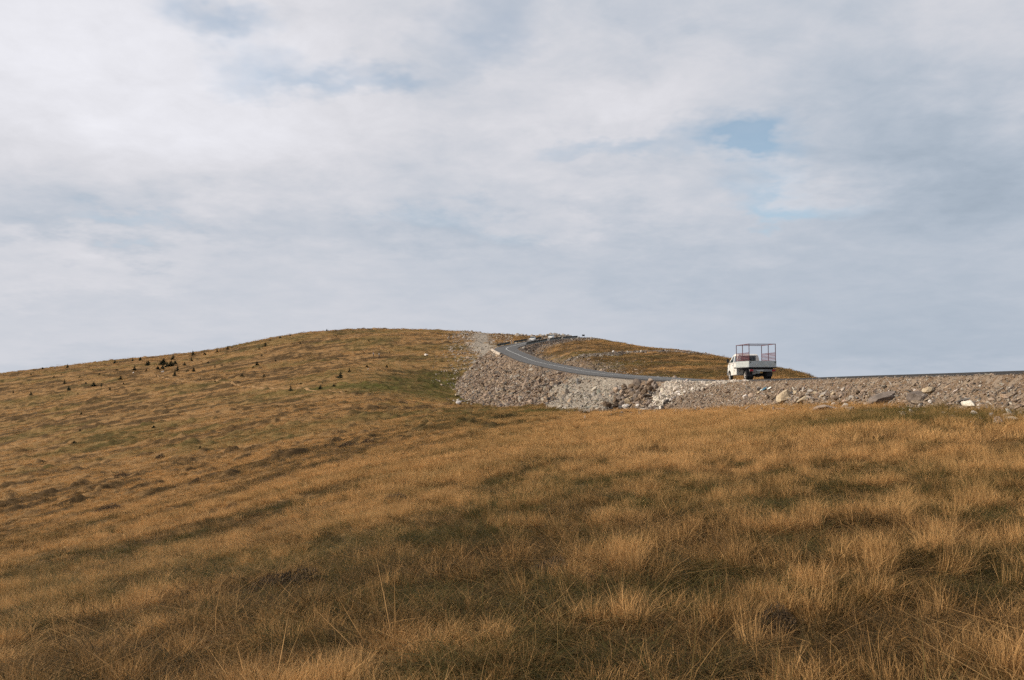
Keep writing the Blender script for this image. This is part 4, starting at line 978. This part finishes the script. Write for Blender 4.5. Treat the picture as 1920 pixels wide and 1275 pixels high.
sidepanel('fuel_flap', [(2.55, .66), (2.55, .82), (2.68, .82), (2.68, .66)], .008, M['beam'], tk, hwf)
bm = bmesh.new(); a = [bm.verts.new(v) for v in ((-.80, 3.33, 2.01), (.80, 3.33, 2.01), (.90, 4.16, 1.41), (-.90, 4.16, 1.41))]; bm.faces.new(a)
for v in bm.verts: v.co += Vector((0, .012, .012))
obj('windscreen', bm, M['glass'], tk)
bm = bmesh.new(); box(bm, -.62, .62, CB - .012, CB + .04, 1.46, 1.92, .01); obj('rear_window', bm, M['glass'], tk)
for s_ in (-1, 1):
    bm = bmesh.new(); box(bm, s_ * 1.08 - .10, s_ * 1.08 + .10, 3.98, 4.06, 1.40, 1.70, .03); tube(bm, (s_ * .93, 4.02, 1.42), (s_ * 1.06, 4.02, 1.5), .025); obj('mirror', bm, M['black'], tk)
bm = bmesh.new(); box(bm, -.90, .90, 4.84, 4.98, .36, .62, .03); obj('front_bumper', bm, M['black'], tk)
for s_ in (-1, 1):
    bm = bmesh.new(); box(bm, s_ * .72 - .16, s_ * .72 + .16, 4.76, 4.91, .80, 1.0, .02); obj('headlight', bm, M['glass'], tk)
# bed
BY0, BY1, BW, BZ0, BZ1 = -1.18, 2.02, 1.07, .97, 1.42
bm = bmesh.new(); box(bm, -BW + .03, BW - .03, BY0 + .03, BY1 - .03, BZ0 - .06, BZ0 + .04); obj('bed_floor', bm, M['chassis'], tk)
def board(name, x0, x1, y0, y1):
    bm = bmesh.new(); box(bm, x0, x1, y0, y1, BZ0, BZ1, .008)
    L = max(x1 - x0, y1 - y0); ax = 0 if (x1 - x0) > (y1 - y0) else 1
    for zz in (BZ0 + .11, BZ0 + .22, BZ0 + .33):           # pressed ribs
        if ax: box(bm, x0 - .008, x1 + .008, y0 + .06, y1 - .06, zz - .03, zz + .03, .006)
        else: box(bm, x0 + .06, x1 - .06, y0 - .008, y1 + .008, zz - .03, zz + .03, .006)
    box(bm, x0 - .012, x1 + .012, y0 - .012, y1 + .012, BZ1 - .01, BZ1 + .025, .005)
    return obj(name, bm, M['bed'], tk)
board('side_board', -BW, -BW + .03, BY0 + .035, BY1); board('side_board', BW - .03, BW, BY0 + .035, BY1)
tg = board('tailgate', -BW, BW, BY0, BY0 + .03); board('headboard', -BW + .035, BW - .035, BY1 - .03, BY1)
for x in (-.98, .98):
    bm = bmesh.new(); box(bm, x - .03, x + .03, BY0 - .035, BY0 - .009, BZ1 - .16, BZ1 - .03, .006); obj('latch', bm, M['black'], tg)
bm = bmesh.new(); box(bm, -BW - .01, BW + .01, BY0 - .02, BY1, BZ0 - .07, BZ0 - .012, .006); obj('bed_rail', bm, M['black'], tk)
# tube cage
cz0, cz1, czm = BZ1, 2.74, 2.06
cage = empty('cage', (0, 0, 0)); cage.parent = tk
ys = (BY0 + .06, .42, BY1 - .08)
for s_ in (-1, 1):
    for y in ys:
        bm = bmesh.new(); box(bm, s_ * 1.03 - .022, s_ * 1.03 + .022, y - .022, y + .022, cz0 - .38, cz1 - .024); obj('cage_post', bm, M['redrail'], cage)
    bm = bmesh.new(); box(bm, s_ * 1.03 - .024, s_ * 1.03 + .024, ys[0] - .024, ys[2] + .024, cz1 - .022, cz1 + .026); obj('top_rail', bm, M['redrail'], cage)
    for zz in (1.53, 1.64, 1.75, 1.86, 1.97, 2.06):
        bm = bmesh.new(); box(bm, s_ * 1.03 - .02, s_ * 1.03 + .02, ys[0] + .023, ys[1] - .023, zz - .026, zz + .026); box(bm, s_ * 1.03 - .02, s_ * 1.03 + .02, ys[1] + .023, ys[2] - .023, zz - .026, zz + .026); obj('side_rail', bm, M['redrail'], cage)
for y in ys:
    bm = bmesh.new(); box(bm, -1.005, 1.005, y - .018, y + .018, cz1 - .016, cz1 + .020); obj('cross_rail', bm, M['redrail'], cage)
# load: dark drum and small crate visible over the tailgate
# chassis
bm = bmesh.new()
for s_ in (-1, 1): box(bm, s_ * .42 - .04, s_ * .42 + .04, -1.05, 3.2, .66, .84)
tube(bm, (-.75, 0, .34), (.75, 0, .34), .07, 10); box(bm, -.16, .16, -.2, .2, .2, .48, .05)
for y in (-.9, .9): box(bm, -.9, .9, y - .03, y + .03, .78, .9)
box(bm, -.78, -.46, 1.0, 1.75, .42, .78, .03); obj('chassis', bm, M['chassis'], tk)
bm = bmesh.new(); tube(bm, (.5, -.95, .45), (.5, .6, .42), .045); tube(bm, (.5, .3, .42), (.5, .9, .42), .1, 12); obj('exhaust', bm, M['chassis'], tk)
bm = bmesh.new(); box(bm, -1.02, 1.02, BY0 + .04, BY0 + .14, .62, .80, .012); lb = obj('light_bar', bm, M['beam'], tk)
for s_ in (-1, 1):
    bm = bmesh.new(); box(bm, s_ * .86 - .13, s_ * .86 + .13, BY0 - .005, BY0 + .04, .64, .78, .012); obj('tail_light', bm, M['lamp_red'], lb)
bm = bmesh.new(); box(bm, -.45, .07, BY0 + .02, BY0 + .037, .65, .76, .004); obj('number_plate', bm, M['plate'], lb)
for s_ in (-1, 1):
    bm = bmesh.new(); box(bm, s_ * .78 - .22, s_ * .78 + .22, -.50, -.485, .26, .84, .004); obj('mud_flap', bm, M['black'], tk)
for s_ in (-1, 1):
    wheel(tk, s_ * 1.00, 0, .335, .20, s_); wheel(tk, s_ * .76, 0, .335, .20, s_); wheel(tk, s_ * .955, FA, .335, .20, s_)
    bm = bmesh.new(); P0 = arc(0, .335, .44, 15, 165); P1 = arc(0, .335, .455, 15, 165)
    for i in range(len(P0) - 1):
        q = [bm.verts.new((s_ * x, y, z)) for x, (y, z) in ((.55, P0[i]), (1.02, P0[i]), (1.02, P0[i + 1]), (.55, P0[i + 1]), (.55, P1[i]), (1.02, P1[i]), (1.02, P1[i + 1]), (.55, P1[i + 1]))]
        bm.faces.new(q[:4]); bm.faces.new(q[4:]); bm.faces.new((q[1], q[2], q[6], q[5])); bm.faces.new((q[0], q[3], q[7], q[4]))
    bmesh.ops.recalc_face_normals(bm, faces=bm.faces); obj('mudguard', bm, M['black'], tk)
dr = empty('fuel_drum', (0, 0, 0))
dr.parent = None; bpy.data.objects.remove(dr)
# black bin riding on the bed in front of the cab window: rests on the bed, a thing of its own
def on_truck(x, y, z): return tk.matrix_basis @ Vector((x, y, z))
bm = bmesh.new(); box(bm, -.26, .26, -.2, .2, 0, .52, .05); box(bm, -.28, .28, -.22, .22, .50, .56, .02); box(bm, -.08, .08, -.03, .03, .56, .64, .02)
o = obj('fuel_canister', bm, M['black']); o.location = on_truck(.0, 1.6, BZ0 + .05); o.rotation_euler = (0, 0, R(3.2)); tag(o, 'black boxy container riding on the truck bed behind the cab', 'container')

# ------------------------------------------------------------------ cars on the far road
def car(i0, off, rz_extra, label, up=0.0, flip=False):
    x = RC[i0, 0] + RN[i0, 0] * off; y = RC[i0, 1] + RN[i0, 1] * off; h = math.atan2(RT[i0, 1], RT[i0, 0]) - math.pi / 2 + rz_extra
    c = empty('car', (x, y, RC[i0, 2] + up), h); tag(c, label, 'car')
    gr = math.atan2(RC[min(i0 + 3, len(RC) - 1), 2] - RC[i0, 2], 3.0); c.rotation_euler[0] = gr * (-1 if flip else 1)
    body = [(-2.05, .40), (-2.1, .75), (-1.95, .93), (1.0, .95), (1.75, .80), (2.05, .62), (2.05, .30)] + arc(1.3, .30, .36, 0, 180, 8) + arc(-1.25, .30, .36, 0, 180, 8) + [(-2.0, .30)]
    bm = bmesh.new(); prism_x(bm, body, lambda y, z: .85 - max(0, abs(y) - 1.6) * .2); obj('car_body', bm, M['white'], c)
    rf = [(-1.85, .925), (-1.45, 1.38), (-.9, 1.45), (.1, 1.43), (.95, .945)]; hf = lambda y, z: .80 - (z - .93) * .32
    bm = bmesh.new(); prism_x(bm, rf, hf); obj('car_roof', bm, M['white'], c)
    sidepanel('side_window', [(-1.35, 1.0), (-1.15, 1.34), (-.05, 1.35), (.65, 1.0)], .008, M['glass'], c, hf)
    bm = bmesh.new(); bm.faces.new([bm.verts.new(v) for v in ((-.62, .18, 1.41), (.62, .18, 1.41), (.74, .90, 1.0), (-.74, .90, 1.0))]); obj('windscreen', bm, M['glass'], c)
    bm = bmesh.new(); bm.faces.new([bm.verts.new(v) for v in ((-.62, -1.52, 1.36), (.62, -1.52, 1.36), (.72, -1.86, .97), (-.72, -1.86, .97))]); obj('rear_window', bm, M['glass'], c)
    for s_ in (-1, 1):
        for yy in (1.3, -1.25): wheel(c, s_ * .84, yy, .30, .19, s_)
        bm = bmesh.new(); box(bm, s_ * .62 - .15, s_ * .62 + .15, 1.97, 2.06, .62, .74, .01); obj('headlight', bm, M['plate'], c)
        bm = bmesh.new(); box(bm, s_ * .66 - .1, s_ * .66 + .1, -2.11, -2.04, .7, .86, .01); obj('tail_light', bm, M['lamp_red'], c)
    return c
def road_index(px):      # road sample beyond the bend seen at this bearing
    u = (px - 960) / FPX; s_ = np.where(RC[:, 1] > 258)[0]; return int(s_[np.argmin(np.abs(RC[s_, 0] / RC[s_, 1] - u))])
ic = road_index(1008); car(ic, -1.6, math.pi + R(8), 'white car coming down the far road beyond the bend', .05, True)
ic2 = road_index(1042); car(ic2, -1.6, math.pi, 'white car mostly hidden behind the guardrail farther up the road', .05, True)

# ------------------------------------------------------------------ guardrails, each span between openings a thing
def guard(i0, i1, off, label, h=.85):
    k0 = RC[i0]; g = empty('guardrail', (k0[0] + RN[i0, 0] * off, k0[1] + RN[i0, 1] * off, k0[2])); tag(g, label, 'guardrail', 'guardrails of the far road'); o0 = g.location
    bm = bmesh.new(); prev = None
    prof_ = [(.0, h), (.05, h - .05), (.0, h - .14), (.05, h - .22), (.0, h - .30), (.0, h - .62)]
    for i in range(i0, i1 + 1, 2):
        r_ = [bm.verts.new(Vector((RC[i, 0] + RN[i, 0] * (off + a), RC[i, 1] + RN[i, 1] * (off + a), RC[i, 2] + z)) - o0) for a, z in prof_]
        if prev:
            for j in range(len(r_) - 1): bm.faces.new((prev[j], prev[j + 1], r_[j + 1], r_[j]))
        prev = r_
    bmesh.ops.solidify(bm, geom=bm.faces, thickness=.05); obj('rail', bm, M['guard'], g)
    for i in range(i0, i1 + 1, 4):
        p = Vector((RC[i, 0] + RN[i, 0] * (off + .09), RC[i, 1] + RN[i, 1] * (off + .09), RC[i, 2])) - o0; bm = bmesh.new(); box(bm, p.x - .05, p.x + .05, p.y - .04, p.y + .04, p.z - .3, p.z + h - .02); obj('rail_post', bm, M['guard'], g)
ib = int(np.where(RC[:, 1] > 250)[0][0])
i930, i955, i985, i1040 = ib + 2, ib + 14, ib + 32, road_index(1036)
guard(i930, i955, -HW - .5, 'dark guardrail on the outer side of the bend')
guard(i955 + 4, i985, -HW - .5, 'dark guardrail right after the bend on the outer side')
guard(i985 + 4, i1040, -HW - .5, 'dark guardrail on the outer side approaching the white car')
guard(ib + 8, ib + 30, HW + .5, 'dark guardrail on the inner side of the bend')
guard(ib + 33, road_index(1034), HW + .5, 'dark guardrail on the inner side nearest the white car')
guard(road_index(1036), road_index(1066), HW + .5, 'dark guardrail on the inner side near the crest')
def marker(i, off, label, h=1.0):
    p = (RC[i, 0] + RN[i, 0] * off, RC[i, 1] + RN[i, 1] * off, RC[i, 2] - .15); bm = bmesh.new(); box(bm, -.16, .16, -.12, .12, 0, h + .15, .02); box(bm, -.17, .17, -.13, .13, h - .1, h - .02, .005, 1)
    o = obj('marker_post', bm, [M['post'], M['black']], loc=p); tag(o, label, 'marker post', 'pale posts along the far road')
marker(i955 + 2, -HW - .6, 'pale post in the first gap of the outer guardrail'); marker(i985 + 2, -HW - .6, 'pale post in the second gap of the outer guardrail')
marker(ib + 31, HW + .6, 'pale post in the gap of the inner guardrail'); marker(road_index(1035), HW + .6, 'pale post on the inner side just right of the white car', 1.2); marker(road_index(1078), -HW - .6, 'pale post near the crest left of the sign', 1.4)
# pale kerb wall on the outer shoulder of the bend
i_ = int(np.argmin(np.abs(RC[:, 1] - 232) + (np.arange(len(RC)) > ib) * 1e3)); kb = empty('retaining_kerb', (RC[i_, 0] - HW - .8, RC[i_, 1], RC[i_, 2])); tag(kb, 'pale concrete kerb at the outer edge of the bend', 'kerb')
bm = bmesh.new(); prev = None
for i in range(i_ - 10, i_ + 13, 2):
    r_ = [bm.verts.new(Vector((RC[i, 0] + RN[i, 0] * (-HW - a), RC[i, 1] + RN[i, 1] * (-HW - a), RC[i, 2] + z)) - kb.location) for a, z in ((.55, -.6), (.55, .16), (.95, .16), (1.25, -.9))]
    if prev:
        for j in range(3): bm.faces.new((prev[j], prev[j + 1], r_[j + 1], r_[j]))
    prev = r_
bmesh.ops.recalc_face_normals(bm, faces=bm.faces); obj('kerb_face', bm, M['concrete'], kb)

# ------------------------------------------------------------------ sign on the crest
x, y = (1094 - 960) / FPX * 402, 402; z = gz(x, y)
sg = empty('road_sign', (x, y, z)); tag(sg, 'dark rectangular sign on two thin posts standing on the crest', 'sign')
zt = 402 * raydir(1094, 627.3)[2] / raydir(1094, 627.3)[1] - z
for s_ in (-.48, .48):
    bm = bmesh.new(); tube(bm, (s_, 0, -.3), (s_, 0, zt - .05), .05); obj('sign_post', bm, M['steel'], sg)
bm = bmesh.new(); box(bm, -.62, .62, -.09, -.05, zt - .72, zt, .02); obj('sign_panel', bm, M['signdark'], sg)

# ------------------------------------------------------------------ blue and white sheet on the slope
def sheet(px, py, wpx, label, m, name='plastic_sheet', seed=1):
    x, y, z = hit(px, py); w = wpx / FPX * y; nrm = gnormal(x, y); bm = bmesh.new(); n = 14; g = np.random.default_rng(seed)
    q = nrm.to_track_quat('Z', 'Y').to_matrix(); vs = {}
    for i in range(n):
        for j in range(n):
            a = (i / (n - 1) - .5) * w; b_ = (j / (n - 1) - .5) * w * .55
            hh = .16 * w * float(fbm(np.array([i / 2.4]), np.array([j / 2.4]), seed, 3)[0]) + .02
            vs[i, j] = bm.verts.new(q @ Vector((a + g.normal(0, .01), b_ + .25 * a + .06 * w * math.sin(i), hh)))
    for i in range(n - 1):
        for j in range(n - 1):
            if (i in (0, n - 2) or j in (0, n - 2)) and g.uniform() < .3: continue
            bm.faces.new((vs[i, j], vs[i + 1, j], vs[i + 1, j + 1], vs[i, j + 1]))
    o = obj(name, bm, M[m], smooth=True, loc=(x, y, z + .06)); tag(o, label, 'litter'); sm = o.modifiers.new('thick', 'SOLIDIFY'); sm.thickness = .012
sheet(1434, 732, 13, 'crumpled blue plastic sheet lying on the slope below the truck', 'bluecloth', seed=3)
sheet(1443, 731, 10, 'crumpled white plastic sheet beside the blue one', 'whitecloth', seed=5)
sheet(1428, 734, 7, 'small white scrap of plastic left of the blue sheet', 'whitecloth', seed=8)

# ------------------------------------------------------------------ the two distant hikers (one skinned body each)
def person(px, py, label, top, face_az, bend, seed):
    x, y, z = hit(px, py); root = empty('person', (x, y, z), face_az); tag(root, label, 'person')
    b = bend
    J = {'pelvis': (0, 0, .95), 'chest': (0, .12 * b + .02, 1.28), 'neck': (0, .22 * b + .02, 1.47), 'head': (0, .27 * b + .04, 1.60), 'top': (0, .28 * b + .04, 1.72)}
    joints = [J['pelvis'], J['chest'], J['neck'], J['head'], J['top']]; rad = [.15, .16, .065, .10, .06]; E = [(0, 1), (1, 2), (2, 3), (3, 4)]
    def chain(start, pts, rs):
        prev = start
        for p, r_ in zip(pts, rs): joints.append(p); rad.append(r_); E.append((prev, len(joints) - 1)); prev = len(joints) - 1
        return prev
    for s_ in (-1, 1):
        st = .18 * s_
        chain(0, [(.10 * s_, 0, .88), (.11 * s_, st * .6 + .05, .50), (.11 * s_, st, .09), (.12 * s_, st + .15, .04)], [.10, .065, .045, .035])
        wr = chain(1, [(.19 * s_, .05 * b + .02, 1.40), (.26 * s_, .02, 1.14), (.24 * s_, .20, .95), (.23 * s_, .26, .88)], [.06, .045, .03, .028])
        for f in range(5):
            fx = (.23 + (f - 2) * .014) * s_; L = (.06, .085, .09, .08, .065)[f]
            chain(wr, [(fx, .30, .86), (fx, .27 + L * .5, .86 - L)], [.009, .007])
    me = bpy.data.meshes.new('body'); me.from_pydata(joints, E, []); me.update(); o = link('body', me, root)
    sk = o.modifiers.new('skin', 'SKIN')
    for v, r_ in zip(me.skin_vertices[0].data, rad): v.radius = (r_, r_ * .85)
    me.skin_vertices[0].data[0].use_root = True
    sb = o.modifiers.new('sub', 'SUBSURF'); sb.levels = 1; sb.render_levels = 1
    # clothing colours by height, on the one body
    mm, t, bs = mat('clothed_body'); tc = t.new('ShaderNodeTexCoord').outputs['Object']; sp = t.new('ShaderNodeSeparateXYZ'); t.l.new(tc, sp.inputs[0])
    c = t.mix(t.ramp(sp.outputs[2], .96, .98), (.012, .012, .018), top); c = t.mix(t.ramp(sp.outputs[2], 1.46, 1.48), c, (.42, .26, .18)); t.put(bs.inputs['Base Color'], c); me.materials.append(mm)
    bm = bmesh.new(); bmesh.ops.create_icosphere(bm, subdivisions=2, radius=.115)
    for v in bm.verts: v.co = Vector((v.co.x * .9, v.co.y + .27 * b, v.co.z + 1.66))
    bmesh.ops.delete(bm, geom=[v for v in bm.verts if v.co.z < 1.60 and v.co.y > .27 * b - .02], context='VERTS'); obj('hair', bm, M['hair'], root)
person(700.5, 671, 'person in grey jacket and dark trousers on the far brown slope', (.30, .31, .36), R(100), 1.0, 1)
person(711, 671, 'person in pale top and dark trousers on the far brown slope', (.62, .60, .56), R(95), .5, 2)
